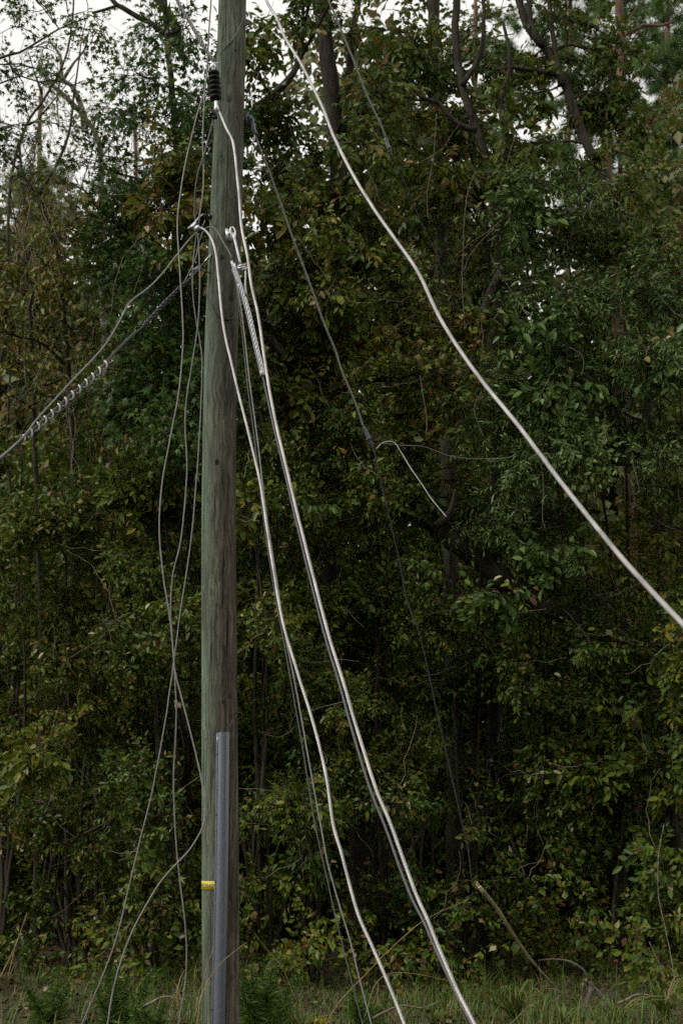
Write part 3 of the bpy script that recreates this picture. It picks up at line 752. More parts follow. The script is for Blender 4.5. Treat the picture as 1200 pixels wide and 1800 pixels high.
wire('guy_stub', 'short bent wire stub behind the pole above the wedge clamp', pix([(428, 128), (441, 126), (454, 129), (449, 142), (441, 154), (432, 160)], 11.55), .0045, M_ALUD)

# eye bolt, link rod and spiral grip
eb = thing('link_rod', 'galvanised rod with forked ends bolted to the front of the pole', 'rod', on_pole(405, 412)[0])
p, n = on_pole(404, 412, .006)
tx = np.cross((0, 0, 1), n)
Acc().add(*boxm(p + np.array((-.008, 0, -.008)), tx * .028, n * .007, np.array((-.008, 0, .052)))).obj('mounting_plate', M_GALV, eb, tint=False)
Acc().add(*lathe([(0, .017), (.010, .017), (.014, .012), (.020, .0001)], p + n * .008 + np.array((-.006, 0, .0)), n, 6)).obj('nut', M_GALV, eb, tint=False)
e0, e1 = U(410, 410, 11.19), U(423, 466, 11.15)
Acc().add(*ptube(np.linspace(e0, e1, 8), .0115, 10)).obj('rod', M_GALV, eb, smooth=True, tint=False)
dv = nrm(e1 - e0); sd_ = nrm(np.cross(dv, (0, 1, 0)))
for s_ in (-1, 1):
    Acc().add(*ptube(spline([e0 + dv * .05, e0 + sd_ * .016 * s_ + dv * .01, e0 + sd_ * .018 * s_ - dv * .035, e0 + sd_ * .004 * s_ - dv * .062], .01), .008, 8)).obj('fork', M_GALV, eb, smooth=True, tint=False)
th_ = np.linspace(0, 2 * math.pi, 25)
for cx, cy, rr in ((424, 469, .028), (428, 472, .022)):
    c = U(cx, cy, 11.13); ring = np.array([c + rr * (math.cos(t) * sd_ + math.sin(t) * (dv * .7 + np.array((0, -.7, 0)))) for t in th_])
    Acc().add(*ptube(ring, .0095, 8)).obj('shackle', M_GALV, eb, smooth=True, tint=False)
Acc().add(*ptube([U(418, 468, 11.12), U(431, 465, 11.12)], .009, 8)).obj('shackle_pin', M_GALV, eb, smooth=True, tint=False)
gg = stranded('spiral_grip', 'grey spiral-wound grip gripping the dark cable right of the pole', pix([(421, 500), (428, 520), (436, 548), (444, 583), (452, 618), (458, 641), (462, 661)], 11.13, 11.14), .0125, .0115, 5.2, 5, M_GALV)
for q_ in ([(407, 459), (411, 472), (416, 488), (424, 506)], [(411, 463), (416, 478), (421, 494), (427, 512)]):
    Acc().add(*ptube(spline(pix(q_, 11.13), .03), .0125, 8)).obj('grip_leg', M_GALV, gg, smooth=True, tint=False)
Acc().add(*ptube(spline(pix([(431, 472), (431.5, 488), (431, 500), (433, 520)], 11.12), .03), .0075, 8)).obj('grip_leg', M_GALV, gg, smooth=True, tint=False)
Acc().add(*ptube(spline(pix([(460, 652), (462, 660)], 11.13), .02), .019, 10)).obj('end_tape', M_WHITE, gg, smooth=True, tint=False)
wire('jumper_wire', 'thin arched wire crossing the pole face from the grip to the left', pix([(409, 458), (402, 442), (392, 425), (382, 406), (371, 399), (361, 402), (354, 415), (349, 432), (345, 452), (336, 473), (322, 500)], 11.14, 11.3), .0056, M_ALUD)
wire('pole_wire', 'black wire looped loosely round the pole at mid height', [U(361, 512, PY - .01)] + [on_pole(x, y, .007)[0] for x, y in ((364, 520), (370, 530), (377, 546), (384, 556), (392, 561), (402, 562), (411, 558))] + [U(421, 545, PY + .02)], .0042, M_BLACK)
for k, (pts, Ye, lab) in enumerate((([(407, 474), (412, 488), (418, 520), (424, 570), (430, 625), (437, 690), (450, 790), (462, 900), (480, 1020), (497, 1115), (515, 1215), (535, 1330), (555, 1450), (573, 1533), (590, 1610), (603, 1663), (620, 1733), (637, 1800)], 10.2, 'thinner of two dark wires dropping behind the bright clamp wire'),
                                    ([(408, 473), (415, 492), (421, 524), (428, 575), (434, 630), (441, 690), (454, 790), (467, 900), (486, 1020), (500, 1110), (520, 1205), (543, 1330), (565, 1450), (577, 1517), (597, 1590), (617, 1657), (633, 1723), (653, 1800)], 10.0, 'dark wire running close beside the thinner wire behind the bright clamp wire'))):
    wire('drop_wire', lab, down(pix(pts, 11.2, Ye)), .0046 + k * .0012, M_ALUD if k else M_DARKW)

# clamp and bracket on the left of the pole
cb = thing('pole_bracket', 'metal bracket and round clamp on the left side of the pole gathering wires', 'bracket', U(371, 379, 11.35))
Acc().add(*ptube(spline([U(374, 380, 11.36), U(364, 378, 11.33), U(357, 377, 11.25)], .02), .009, 8)).obj('arm', M_DARKW, cb, smooth=True, tint=False)
Acc().add(*ptube(spline([U(357, 377, 11.25), U(352, 380, 11.22), U(342, 391, 11.16), U(331, 402, 11.12)], .02), .0075, 8)).obj('finger', M_GALV, cb, smooth=True, tint=False)
Acc().add(*ptube(spline([U(344, 391, 11.16), U(337, 399, 11.12)], .02), .009, 8)).obj('finger', M_BRIGHT, cb, smooth=True, tint=False)
Acc().add(*lathe([(0, .001), (0, .016), (.006, .024), (.045, .024), (.052, .018), (.052, .001)], U(342.5, 404.5, 11.15), U(352, 398, 11.13) - U(342.5, 404.5, 11.15), 16)).obj('round_clamp', M_GALV, cb, smooth=True, tint=False)
Acc().add(*ptube(spline([U(354, 401, 11.2), U(358, 394, 11.2), U(360.5, 387, 11.2)], .02), .005, 6)).obj('tail', M_ALUD, cb, smooth=True, tint=False)
Acc().add(*boxm(U(369, 381, 11.33), (.012, 0, 0), (0, .02, 0), (0, 0, .016))).obj('base_plate', M_BLACK, cb, tint=False)

# the dark lashed cable to the lower left with its white spiral, and the plain one above it
c1 = pix([(367, 453), (350, 473), (335, 489), (320, 503), (300, 522), (283, 540), (253, 573), (233, 590), (200, 623), (187, 640), (150, 674), (110, 710), (75, 742), (40, 773), (0, 807), (-80, 872), (-200, 965)], 11.32, 9.2)
c1p = spline(c1, .05)
sc_ = thing('lashed_cable', 'dark cable with a white spiral wrap running down to the left edge', 'cable', c1p[0])
end_t = int(np.argmin(np.linalg.norm(c1p - U(232, 591, np.interp(232, [0, 367], [10.1, 11.32])), axis=1)))
stranded('', '', '', 0, 0, 0, 0, None, parent=sc_) if False else None
Acc().add(*ptube(c1p, .0088, 8)).obj('messenger', M_BLACK, sc_, smooth=True, tint=False)
pp = spline(c1p[6:end_t:3], .012); t = nrm(np.gradient(pp, axis=0)); n = nrm(np.cross(t, (0.2, 1, .1))); b2 = np.cross(t, n)
s = np.concatenate([[0], np.cumsum(np.linalg.norm(np.diff(pp, axis=0), axis=1))])
for k in range(3):
    aa = s * 6.5 * 2 * math.pi + k * 2.1
    Acc().add(*ptube(pp + .0105 * (np.cos(aa)[:, None] * n + np.sin(aa)[:, None] * b2), .0085, 6)).obj('strand', M_BLACK, sc_, smooth=True, tint=False)
Acc().add(*ptube(c1p[end_t:] + np.array((-.004, -.006, .013)), .0026, 6)).obj('lashing_line', M_ALUD, sc_, smooth=True, tint=False)
i0 = int(np.argmin(np.abs(c1p[:, 0] - U(196, 627, 10.85)[0]))); 
def proj(p):
    v = p - CAM; d = np.dot(v, FW); return 600 + FPX * v[0] / d, 900 - FPX * np.dot(v, UPV) / d
prx = np.array([proj(p) for p in c1p])
i0 = int(np.argmin(np.abs(prx[:, 0] - 196))); i1 = int(np.argmin(np.abs(prx[:, 0] - 36)))
pp = spline(c1p[i0:i1 + 1:2], .006); t = nrm(np.gradient(pp, axis=0)); n = nrm(np.cross(t, (0.1, 0.2, 1))); b2 = np.cross(t, n)
s = np.linspace(0, 1, len(pp)); aa = -s * 13 * 2 * math.pi + 2.4
hw = Acc().add(*ptube(pp + .022 * (np.cos(aa)[:, None] * n + np.sin(aa)[:, None] * b2), .0068, 7)).obj('spiral_wrap', M_WHITE, sc_, smooth=True, tint=False)
hw['label'] = 'white plastic spiral wound on the dark cable'
wire('slack_wire', 'grey wire above the white spiral cable slanting from the clamp to the left', pix([(344, 409), (330, 424), (312, 447), (285, 482), (262, 505), (233, 527), (222, 541), (213, 560), (187, 603), (157, 637), (127, 667), (97, 700), (67, 733), (42, 765), (5, 799), (-60, 850)], 11.2, 9.7), .0066, M_ALUD)
Acc().add(*ptube([U(372, 447, 11.3), U(366, 453, 11.3), U(352, 471, 11.29)], .0085, 8)).obj('anchor_rod', M_GALV, sc_, smooth=True, tint=False)
Acc().add(*ptube([U(371, 480, 11.3), U(360, 477, 11.27), U(347, 474, 11.26)], .006, 8)).obj('anchor_hook', M_DARKW, sc_, smooth=True, tint=False)
Acc().add(*boxm(U(348, 473, 11.26), (.022, 0, .018), (0, .018, 0), (-.012, 0, .014))).obj('cable_clamp', M_BOOT, sc_, tint=False)

# ------------------------------------------------------------------ trees and shrubs at the edge of the wood
def stems(px, Y, tops, r0=.03, r1=.008, spread=.15):
    """several stems from one foot to the given tops (px, py, Y)"""
    b0 = foot(px, Y); out = []
    for (a, c, y) in tops:
        e = U(a, c, y); m = (b0 + e) / 2 + np.array((random.gauss(0, spread), random.gauss(0, spread), .1))
        out.append(([b0 + np.array((random.gauss(0, .05), random.gauss(0, .04), 0)), b0 * .7 + m * .3 + np.array((random.gauss(0, .05), 0, 0)), m, e], r0 * random.uniform(.7, 1.2), r1))
    return out

SHRUBS = [
    # x0, x1, ytop, ybot, Y, kind, tint, brown, label
    (-110, 110, 770, 1500, 16.6, 'oval', .40, .05, 'olive shrub at the left edge below the white spiral cable'),
    (80, 250, 800, 1470, 16.8, 'oval', .44, .06, 'yellowish shrub left of the hanging wires, under the white spiral cable'),
    (215, 365, 730, 1500, 16.2, 'oval', .36, .05, 'green shrub behind the thin hanging wires just left of the pole'),
    (395, 520, 700, 1290, 16.0, 'oval', .34, .05, 'dense shrub seen between the pole and the two long bright wires'),
    (470, 640, 830, 1420, 16.3, 'oval', .38, .06, 'leafy shrub crossed by both long bright wires below the middle'),
    (600, 760, 780, 1400, 16.6, 'oval', .36, .07, 'shrub beneath the dark connector with curling ends'),
    (740, 890, 860, 1260, 16.9, 'oval', .28, .05, 'dark shrub right of the thin dark wire at mid height'),
    (870, 1020, 900, 1480, 17.2, 'oval', .30, .06, 'dim shrub with gaps below the middle of the diagonal wire'),
    (1000, 1150, 1010, 1560, 16.8, 'big', .32, .05, 'broad-leaved shrub under the lower end of the diagonal wire'),
    (1120, 1330, 1030, 1640, 16.4, 'big', .36, .05, 'broad-leaved shrub at the right edge below the diagonal wire'),
    (640, 800, 1330, 1640, 16.4, 'oval', .26, .06, 'low dark shrub right of where the two long wires reach the grass'),
    (800, 960, 1340, 1650, 16.8, 'oval', .22, .08, 'low dark shrub behind the broken pale cane'),
    (390, 560, 1330, 1650, 16.0, 'oval', .32, .06, 'low shrub beside the grey conduit guard'),
    (200, 350, 1390, 1660, 15.8, 'oval', .34, .07, 'low bright-leaved shrub behind the wide wire loop'),
    (40, 210, 1400, 1640, 16.6, 'oval', .34, .08, 'low shrub near the bottom left corner'),
]
for (x0, x1, y0, y1, Y, kind, ti, br, lab) in SHRUBS:
    cl_ = fill(x0, x1, y0, y1, Y, .50, (29 if kind == 'oval' else 21) if y0 < 1300 else 15, .50, keep=.80)
    xm = (x0 + x1) / 2
    st = stems(xm, Y + .2, [(random.uniform(x0 + 20, x1 - 20), y0 + random.uniform(10, 120), Y + random.gauss(.1, .2)) for _ in range(5)])
    plant('shrub', lab, 'shrub', st, cl_, kind, tint=ti - .07, tvar=.10, spread=.10, brown=br * .7, pale=.006, scale=.84, dead=int(len(cl_) * 2.2), big=34, trunk_name='stem', mix=(.32, ('big', 'fine', 'star') if kind == 'oval' else ('oval', 'oval', 'fine')))

# sweetgum behind the wires on the left
T1 = [foot(300, 17.6), U(296, 1300, 17.4), U(290, 900, 17.0), U(310, 560, 16.3), U(318, 300, 16.3), U(300, 60, 16.3), U(290, -120, 16.2)]
cl_ = fill(195, 400, 40, 330, 15.9, .50, 19, .45) + fill(140, 365, 290, 480, 15.9, .48, 20, .4) + fill(190, 375, 470, 730, 15.8, .48, 22, .4) + fill(280, 440, -330, 0, 16.3, .75, 8, .6, keep=.4) + fill(300, 440, -700, -250, 15.2, .9, 9, .8, keep=.5) + fill(290, 380, 300, 580, 16.3, .45, 16, .3)  # highest clumps, out of frame, are an overhang added to shade the leaves below
cl_ = [c for c in cl_]
plant('sweetgum_tree', 'dark green sweetgum with star-shaped leaves close behind the pole on the left', 'tree', [(T1, .10, .03)], cl_, 'star', tint=.34, tvar=.12, spread=.12, brown=.02, pale=.0, bark=M_BARK, droop=.3)
# dead limbs over it
dl = thing('dead_limb', 'bare dark dead limbs sticking out against the sky at top left', 'limb', U(310, 60, 16.6))
for pts, r0, r1 in (([(318, 90), (308, 40), (286, 15), (272, -15), (262, -60)], .045, .03), ([(312, 60), (296, 28), (280, -5), (268, -50)], .05, .035), ([(262, 38), (243, 30), (215, 13), (205, 8), (190, -10)], .038, .03), ([(206, 10), (185, 17), (162, 23)], .022, .018), ([(330, 110), (300, 70), (262, 38)], .045, .038)):
    Acc().add(*ptube(spline(pix(pts, 16.7), .06), np.linspace(r0, r1, len(spline(pix(pts, 16.7), .06))), 9)).obj('limb', M_BARK, dl, smooth=True, tint=False)

# creeper of mixed brown and green leaves just left of the pole
T2 = [foot(330, 17.2), U(335, 1250, 17.0), U(335, 800, 16.4), U(335, 500, 15.6), U(330, 330, 15.6)]
plant('creeper', 'browning creeper with broad leaves just left of the pole under the insulator', 'creeper', [(T2, .03, .012)], fill(235, 375, 265, 450, 15.4, .42, 14, .3), 'big', tint=.46, tvar=.12, spread=.12, brown=.18, pale=.02, dead=24, big=40, bigset=(2, 3, 3, 4, 4, 5), scale=.85, trunk_name='stem')

# oak covered in creeper in the middle
T3 = [foot(640, 17.6), U(625, 1300, 17.5), U(560, 800, 17.4), U(575, 600, 17.3), U(600, 340, 17.3), U(592, 180, 17.3), U(575, 40, 17.3), U(566, -120, 17.3)]
T3b = [U(600, 340, 17.3), U(611, 200, 17.5), U(620, 60, 17.6), U(640, -40, 17.6)]
T3c = [U(440, 212, 16.9), U(460, 182, 16.8), U(490, 158, 16.7), U(515, 130, 16.7), U(526, 100, 16.8), U(530, 60, 16.9)]
cl_ = fill(405, 720, 320, 560, 16.4, .48, 16, .4) + fill(440, 860, 540, 860, 16.5, .50, 17, .5, keep=.75) + fill(410, 700, 10, 330, 16.7, .50, 17, .5, keep=.95) + fill(440, 760, -340, 20, 17.2, .8, 9, .6, keep=.5) + fill(420, 800, -700, -160, 14.6, .9, 9, .9, keep=.7)  # unseen overhang far above the frame added to block overhead sky light
cl_ = clear_of(cl_, np.array([(575, 40), (592, 180), (600, 340)]), 38, .85)
plant('oak_tree', 'thick oak trunk wrapped in browning creeper behind the diagonal wire', 'tree', [(T3, .17, .10), (T3b, .07, .04), (T3c, .055, .035)], cl_, 'big', tint=.34, tvar=.13, spread=.13, brown=.09, pale=.01, bark=M_BARK, dead=70, big=170, bigset=(0, 1, 1, 1, 2, 2, 3, 4, 5), scale=.9, mix=(.3, ('oval', 'oval', 'star')))
T4 = [foot(800, 19.2), U(800, 1200, 19.1), U(790, 700, 19.0), U(775, 300, 18.9), U(770, 150, 18.9), U(768, 0, 18.9), U(765, -150, 18.9)]
T4b = [U(790, 700, 19), U(840, 560, 18.6), U(855, 520, 18.4), U(848, 360, 18.4)]
cl_ = fill(640, 880, 10, 330, 17.8, .50, 16, .6, keep=.95) + fill(660, 900, -320, 20, 18.5, .8, 9, .6, keep=.5) + fill(700, 880, 300, 640, 17.6, .55, 13, .5)
plant('oak_tree', 'slender oak with straight trunk and loose leaves at top centre, right of the diagonal wire', 'tree', [(T4, .12, .085), (T4b, .07, .05)], cl_, 'big', tint=.36, tvar=.14, spread=.12, brown=.07, pale=.01, bark=M_BARK, dead=40, big=90, scale=.9, mix=(.3, ('oval', 'star')))

# leaning dark tree at the upper right
T5 = [foot(1200, 18.2), U(1150, 900, 18.0), U(1095, 480, 16.9), U(1055, 310, 16.9), U(1030, 265, 16.9), U(1002, 190, 16.9), U(980, 130, 16.9), U(950, 80, 16.9), U(915, 30, 16.9), U(890, -60, 16.9)]
T5b = [U(980, 130, 16.9), U(940, 125, 16.9), U(900, 118, 16.9), U(870, 122, 16.9)]
T5c = [U(950, 80, 16.9), U(932, 40, 16.9), U(928, -40, 16.9)]
T5d = [U(985, 150, 16.9), U(975, 70, 16.9), U(968, 0, 16.9), U(960, -60, 16.9)]
cl_ = fill(870, 1140, 10, 330, 17.0, .50, 16, .45, keep=.9) + fill(850, 1250, -330, 20, 17.4, .8, 8, .6, keep=.45) + fill(820, 1350, -700, -200, 15.2, .9, 9, .9, keep=.3) + fill(980, 1180, 280, 480, 16.8, .5, 13, .4)  # crown also hangs forward above the frame, put in to shade the wall below
cl_ = clear_of(cl_, np.array([(915, 30), (950, 80), (980, 130), (1002, 190), (1030, 265), (1055, 310)]), 34, .8)
plant('leaning_tree', 'dark leaning tree at upper right with broad pale green leaves', 'tree', [(T5, .11, .05), (T5b, .04, .02), (T5c, .04, .03), (T5d, .035, .025)], cl_, 'big', tint=.30, tvar=.12, spread=.10, brown=.06, pale=.008, bark=M_BARK, dead=30, big=80, scale=1.0, mix=(.25, ('oval', 'oval')))
T6 = [foot(1120, 19.5), U(1110, 900, 19.4), U(1080, 420, 19.2), U(1072, 240, 19.2), U(1088, 200, 19.2), U(1097, 120, 19.2), U(1096, 40, 19.2), U(1090, -80, 19.2)]
T6b = [U(1097, 60, 19.2), U(1112, 55, 19.1), U(1128, 45, 19.1), U(1160, 46, 19.1), U(1185, 38, 19.1)]
T6c = [U(1072, 240, 19.2), U(1062, 150, 19.1), U(1078, 90, 19), U(1100, 45, 19), U(1122, 10, 19)]
plant('forked_tree', 'crooked reddish tree with bare side branches near the top right corner', 'tree', [(T6, .10, .06), (T6b, .035, .018), (T6c, .025, .01)], fill(1080, 1260, 180, 420, 18.8, .6, 8, .5, keep=.7), 'oval', tint=.46, tvar=.1, brown=.05, bark=M_BARKP, dead=10)

fl = thing('fallen_tree', 'dark leaning tree trunk slanting down to the right through the middle of the leaves', 'tree', U(1130, 1165, 16.4))
fp = spline(pix([(452, 560), (500, 625), (545, 680), (620, 770), (690, 850), (765, 925), (860, 1000), (950, 1060), (1035, 1095), (1130, 1165), (1250, 1300)], 16.8, 17.0), .08)
Acc().add(*ptube(fp + rng.normal(0, .008, fp.shape), np.linspace(.09, .15, len(fp)) * (1 + rng.normal(0, .05, len(fp))), 14)).obj('trunk', M_BARK, fl, smooth=True, tint=False)
for pts, r0, r1 in (([(545, 680), (520, 690), (500, 720), (470, 730)], .05, .02), ([(765, 925), (790, 900), (800, 860)], .05, .015), ([(500, 625), (470, 590), (440, 580)], .06, .03)):
    lp = spline(pix(pts, 16.2), .08); Acc().add(*ptube(lp, np.linspace(r0, r1, len(lp)), 8)).obj('limb', M_BARK, fl, smooth=True, tint=False)

dk = thing('dead_tree', 'dark twisting limbs of a half-bare tree among the leaves at top centre', 'tree', foot(860, 18.4))
for pts, r0, r1, Y in (([(868, 1500), (872, 900), (862, 640), (880, 480), (866, 330), (838, 230), (812, 150), (800, 60), (806, -40)], .085, .05, 17.0), ([(866, 330), (890, 250), (880, 180), (896, 110), (884, 40)], .05, .02, 16.9), ([(838, 230), (800, 215), (770, 180), (742, 172), (716, 140)], .04, .015, 16.8), ([(812, 150), (842, 100), (850, 40), (846, -30)], .04, .02, 16.9), ([(880, 480), (846, 560), (836, 610), (822, 660)], .07, .05, 16.3)):
    lp = pix(pts, Y)
    if pts[0][1] == 1500: lp[0] = foot(860, 18.4)
    lp = spline(lp, .08); Acc().add(*ptube(lp + rng.normal(0, .004, lp.shape), np.linspace(r0, r1, len(lp)), 9)).obj('limb', M_BARK, dk, smooth=True, tint=False)

# fine-leaved privet mass on the right
T7 = stems(1080, 18.2, [(900, 350, 16.2), (1000, 420, 16.2), (1100, 560, 16.2), (940, 600, 16.1), (1160, 640, 16.2), (1040, 760, 16.1)], .03, .010, .3)
cl_ = fill(850, 1040, 285, 520, 16.0, .46, 17, .35, keep=.9) + fill(890, 1230, 500, 860, 15.9, .46, 21, .4) + fill(780, 960, 690, 960, 16.0, .46, 15, .3, keep=.8)
plant('privet', 'tall privet thicket with small narrow blue-green leaves at right', 'shrub', T7, cl_, 'fine', tint=.40, tvar=.16, spread=.16, brown=.02, pale=.004, dead=60, big=26, bigset=(3, 4, 5, 5), trunk_name='stem', droop=.35, mix=(.22, ('oval', 'big')))
cl_ = fill(1110, 1290, 430, 640, 16.6, .5, 12, .4) + fill(1090, 1270, 830, 1050, 16.2, .5, 13, .4)
plant('shrub', 'leafy shrub mixed into the privet at the right edge', 'shrub', stems(1240, 17.6, [(1180, 500, 16.6), (1150, 640, 16.4), (1200, 860, 16.3)], .04), cl_, 'oval', tint=.33, tvar=.12, brown=.06, pale=.01, dead=30, big=40, trunk_name='stem')

# thin saplings at the left
SAP = [
    ([(128, 1500), (125, 1200), (135, 900), (112, 540), (100, 440), (82, 380), (63, 350)], 17.6, .045, .03, 'dark sapling forking against pale leaves near the left edge'),
    ([(236, 1500), (210, 1100), (185, 700), (172, 420), (170, 285), (163, 240), (140, 205), (118, 180), (80, 145), (62, 115)], 21.0, .09, .035, 'crooked grey tree bending left against the bright sky'),
    ([(70, 1560), (72, 1130), (62, 800), (45, 470), (40, 350), (30, 250)], 18.4, .05, .02, 'thin upright sapling near the left edge'),
    ([(-20, 1560), (-30, 900), (0, 600), (10, 330), (38, 220), (75, 165), (110, 100), (125, 30), (128, -60)], 18.0, .05, .012, 'thin bent sapling rising from the left edge into the sky'),
]
SAP += [([(20, 1500), (26, 1000), (15, 760), (28, 560), (24, 430), (60, 300), (75, 200)], 19.5, .03, .008, 'very thin bare sapling at the left edge, left of the forking one'),
        ([(175, 1500), (168, 1000), (176, 780), (150, 600), (148, 480), (128, 380), (150, 300), (172, 210)], 19.0, .03, .007, 'thin bare sapling just right of the dark forking one'),
        ([(205, 1500), (215, 1100), (222, 860), (205, 740), (212, 620)], 17.4, .025, .008, 'thin leaning stem below the bend of the spiral cable')]
EXTRA = {4: [([(28, 560), (48, 500), (56, 440)], .012, .004), ([(60, 300), (40, 250), (32, 200)], .01, .004)], 5: [([(150, 600), (180, 540), (190, 470)], .012, .004), ([(148, 480), (120, 420), (118, 350)], .01, .004)], 6: [([(222, 860), (250, 800), (262, 740)], .01, .004)], 0: [([(63, 350), (45, 320), (20, 280), (-10, 255)], .02, .008), ([(63, 350), (100, 290), (125, 230), (137, 150), (150, 60), (160, 20)], .026, .006), ([(112, 540), (140, 500), (170, 470)], .012, .005)],
         1: [([(150, 225), (146, 190), (128, 150), (112, 140), (108, 100), (90, 75)], .05, .02), ([(112, 140), (130, 110), (148, 90), (160, 40)], .025, .008), ([(160, 238), (175, 195), (200, 192)], .018, .006), ([(170, 285), (190, 260), (205, 220), (215, 190)], .02, .006), ([(108, 135), (104, 180), (106, 230)], .02, .008)],
         2: [([(45, 470), (28, 400), (18, 330)], .02, .006), ([(45, 470), (70, 400), (88, 330)], .02, .006)],
         3: [([(75, 165), (60, 120), (50, 90)], .016, .005), ([(38, 220), (60, 215), (90, 180), (130, 130)], .018, .005)]}
for k, (pts, Y, r0, r1, lab) in enumerate(SAP):
    P = pix(pts, Y); b0 = P[0].copy(); b0[2] = ground_z(b0[0], b0[1]) - .05
    tr = [(np.vstack([[b0], P[1:]]), r0, r1)] + [(pix(e, Y), a, c) for e, a, c in EXTRA[k]]
    if k == 1: cl_ = fill(10, 240, 20, 330, Y, .55, 5, .9, keep=.75)
    elif k == 0: cl_ = fill(0, 220, 300, 800, Y, .5, 11, .8, keep=.7)
    elif k == 2: cl_ = fill(-60, 180, 360, 820, Y, .55, 11, .8, keep=.7)
    elif k >= 4: cl_ = fill(pts[-1][0] - 60, pts[-1][0] + 60, pts[-1][1] - 20, pts[-1][1] + 260, Y, .5, 3, .5, keep=.7)
    else: cl_ = fill(-60, 150, 220, 520, Y, .55, 4, .8, keep=.6)
    plant('sapling', lab, 'tree', tr, cl_, 'oval' if k == 2 else 'sparse', tint=.49, tvar=.10, spread=.10, brown=.10, pale=.0, bark=M_BARKG if k == 1 else M_BARK, dead=50 if k < 4 else 22, scale=1.15, dvec=(.3, .2, .8))

# branch of a sweetgum that stands beyond the left edge
T8 = [foot(-230, 14.5), U(-220, 1100, 14.5), U(-215, 500, 14.5), U(-190, 120, 14.5), U(-180, -200, 14.5)]
T8b = [U(-200, 260, 14.5), U(-90, 150, 14.4), U(-10, 104, 14.3), U(30, 92, 14.3), U(60, 75, 14.3), U(100, 50, 14.3), U(150, 30, 14.3)]
cl_ = fill(-120, 185, -90, 130, 14.3, .40, 4, .3, keep=.7) + fill(-90, 40, 130, 340, 14.4, .42, 9, .3, keep=.75) + fill(-330, -90, -200, 500, 14.6, .7, 10, .5)
plant('sweetgum_tree', 'bright star-leaved sweetgum branch reaching in from the top left corner', 'tree', [(T8, .10, .05), (T8b, .028, .008)], cl_, 'star', tint=.50, tvar=.12, brown=.02, pale=0, scale=.72, bark=M_BARK)

# pines far behind
def pine(px, Y, top, bot, half, label, n=90, r=.16):
    b0 = foot(px, Y); e = U(px + random.gauss(0, 10), top - 150, Y)
    t_ = [b0, b0 * .5 + e * .5 + np.array((random.gauss(0, .2), 0, 0)), e]
    cl_ = []
    for k in range(n):
        yy = random.uniform(top, bot); c = U(px + random.gauss(0, half * .5), yy, Y + random.gauss(0, .9))
        cl_.append((c, (.6, .6, .4), 11))
    plant('pine_tree', label, 'tree', [(t_, r * .7, r * .35)], cl_, 'needle', tint=.45, tvar=.2, spread=.15, brown=0, pale=0, bark=M_BARKP, scale=1.3, out=np.array((0, 0, 1.0)), droop=0)
pine(70, 36, 300, 520, 60, 'soft green pine far behind the thin saplings at left', 50)
pine(235, 38, 330, 520, 60, 'soft green pine showing between the crooked grey tree and the sweetgum', 40)
pine(870, 38, 20, 420, 70, 'soft green pine behind the slender oak at top', 60)
pine(1010, 36, -60, 420, 80, 'soft green pine behind the leaning dark tree', 100)
pine(1095, 37, -80, 430, 70, 'soft green pine behind the crooked reddish tree', 80)
pine(1180, 34, -80, 520, 90, 'large soft green pine in the top right corner', 140)
pine(1330, 36, -80, 600, 90, 'soft green pine just past the right edge of the wood', 60)

# ------------------------------------------------------------------ undergrowth and the wood behind: masses nobody could count
def mass(name, label, n, xr, yr, zfun, kind, mat, tint, tvar, brown, scale, wood_mat):
    lv, wd = Acc(), Acc()
    x = rng.uniform(*xr, n); y = rng.uniform(*yr, n); z = zfun(x, y) * rng.random(n) ** .9 + .1
    # clump it: pull towards random centres
    nc = n // 24; ci = rng.integers(0, nc, n); cx, cy = rng.uniform(*xr, nc), rng.uniform(*yr, nc); cz = zfun(cx, cy) * rng.random(nc) ** .9 + .1
    P = np.stack([cx[ci], cy[ci], cz[ci]], -1) + rng.normal(0, .30 if kind != 'far' else .5, (n, 3)) * np.array((1, 1, .8))
    P[:, 2] = np.maximum(P[:, 2], .08)
    D = rng.normal(0, .7, (n, 3)) + np.array((0, -.2, -.1)); Z = OUT + rng.normal(0, .45, (n, 3))
    stamp(kind, P, D, Z, scale * rng.uniform(.75, 1.3, n), np.clip(tint + rng.normal(0, .1, nc)[ci], 0, .7), tvar, lv, None, brown, .003)
    # stems under the clumps
    m = nc // 5; b0 = np.stack([cx[:m] + rng.normal(0, .3, m), cy[:m], np.zeros(m)], -1); e = np.stack([cx[:m], cy[:m], cz[:m]], -1)
    wd.add(*tubes(curve_to(b0, e, 7, 0, .05), np.linspace(.028, .006, 7)[None].repeat(m, 0), 5))
    root = bpy.data.objects.new(name, None); COL.objects.link(root); root['_o'] = [0., 0., 0.]
    root['kind'] = 'stuff'; root['label'] = label; root['category'] = name
    lv.obj('leaves', mat, root, kind='stuff'); wd.obj('stems', wood_mat, root, smooth=True, tint=False, kind='stuff')
mass('undergrowth', 'tangled undergrowth filling the gaps between the shrubs', 18000, (-7.5, 7.5), (19.4, 23.5), lambda x, y: 7.4 + 1.2 * np.sin(x * 1.3) + .9 * np.sin(x * .6 + y), 'under', M_LEAF, .36, .12, .10, 1.15, M_TWIG)
mass('woodland', 'tall unseen woodland added behind the camera to shade the lower foliage', 3800, (-32, 32), (-22, -12), lambda x, y: 18 + 1.5 * np.sin(x * .5), 'far', M_PALEW, .40, .12, .10, 3.2, M_BARK)  # out of view, added to cut low sky light on the lower leaves
mass('ground_cover', 'low leafy ground cover along the foot of the shrubs', 1900, (-7.5, 7.5), (14.6, 17.6), lambda x, y: .22 + .5 * np.clip((y - 13.5) / 3, 0, 1) + .22 * np.sin(x * 2.3 + y), 'under', M_LEAF, .30, .14, .16, .75, M_TWIG)
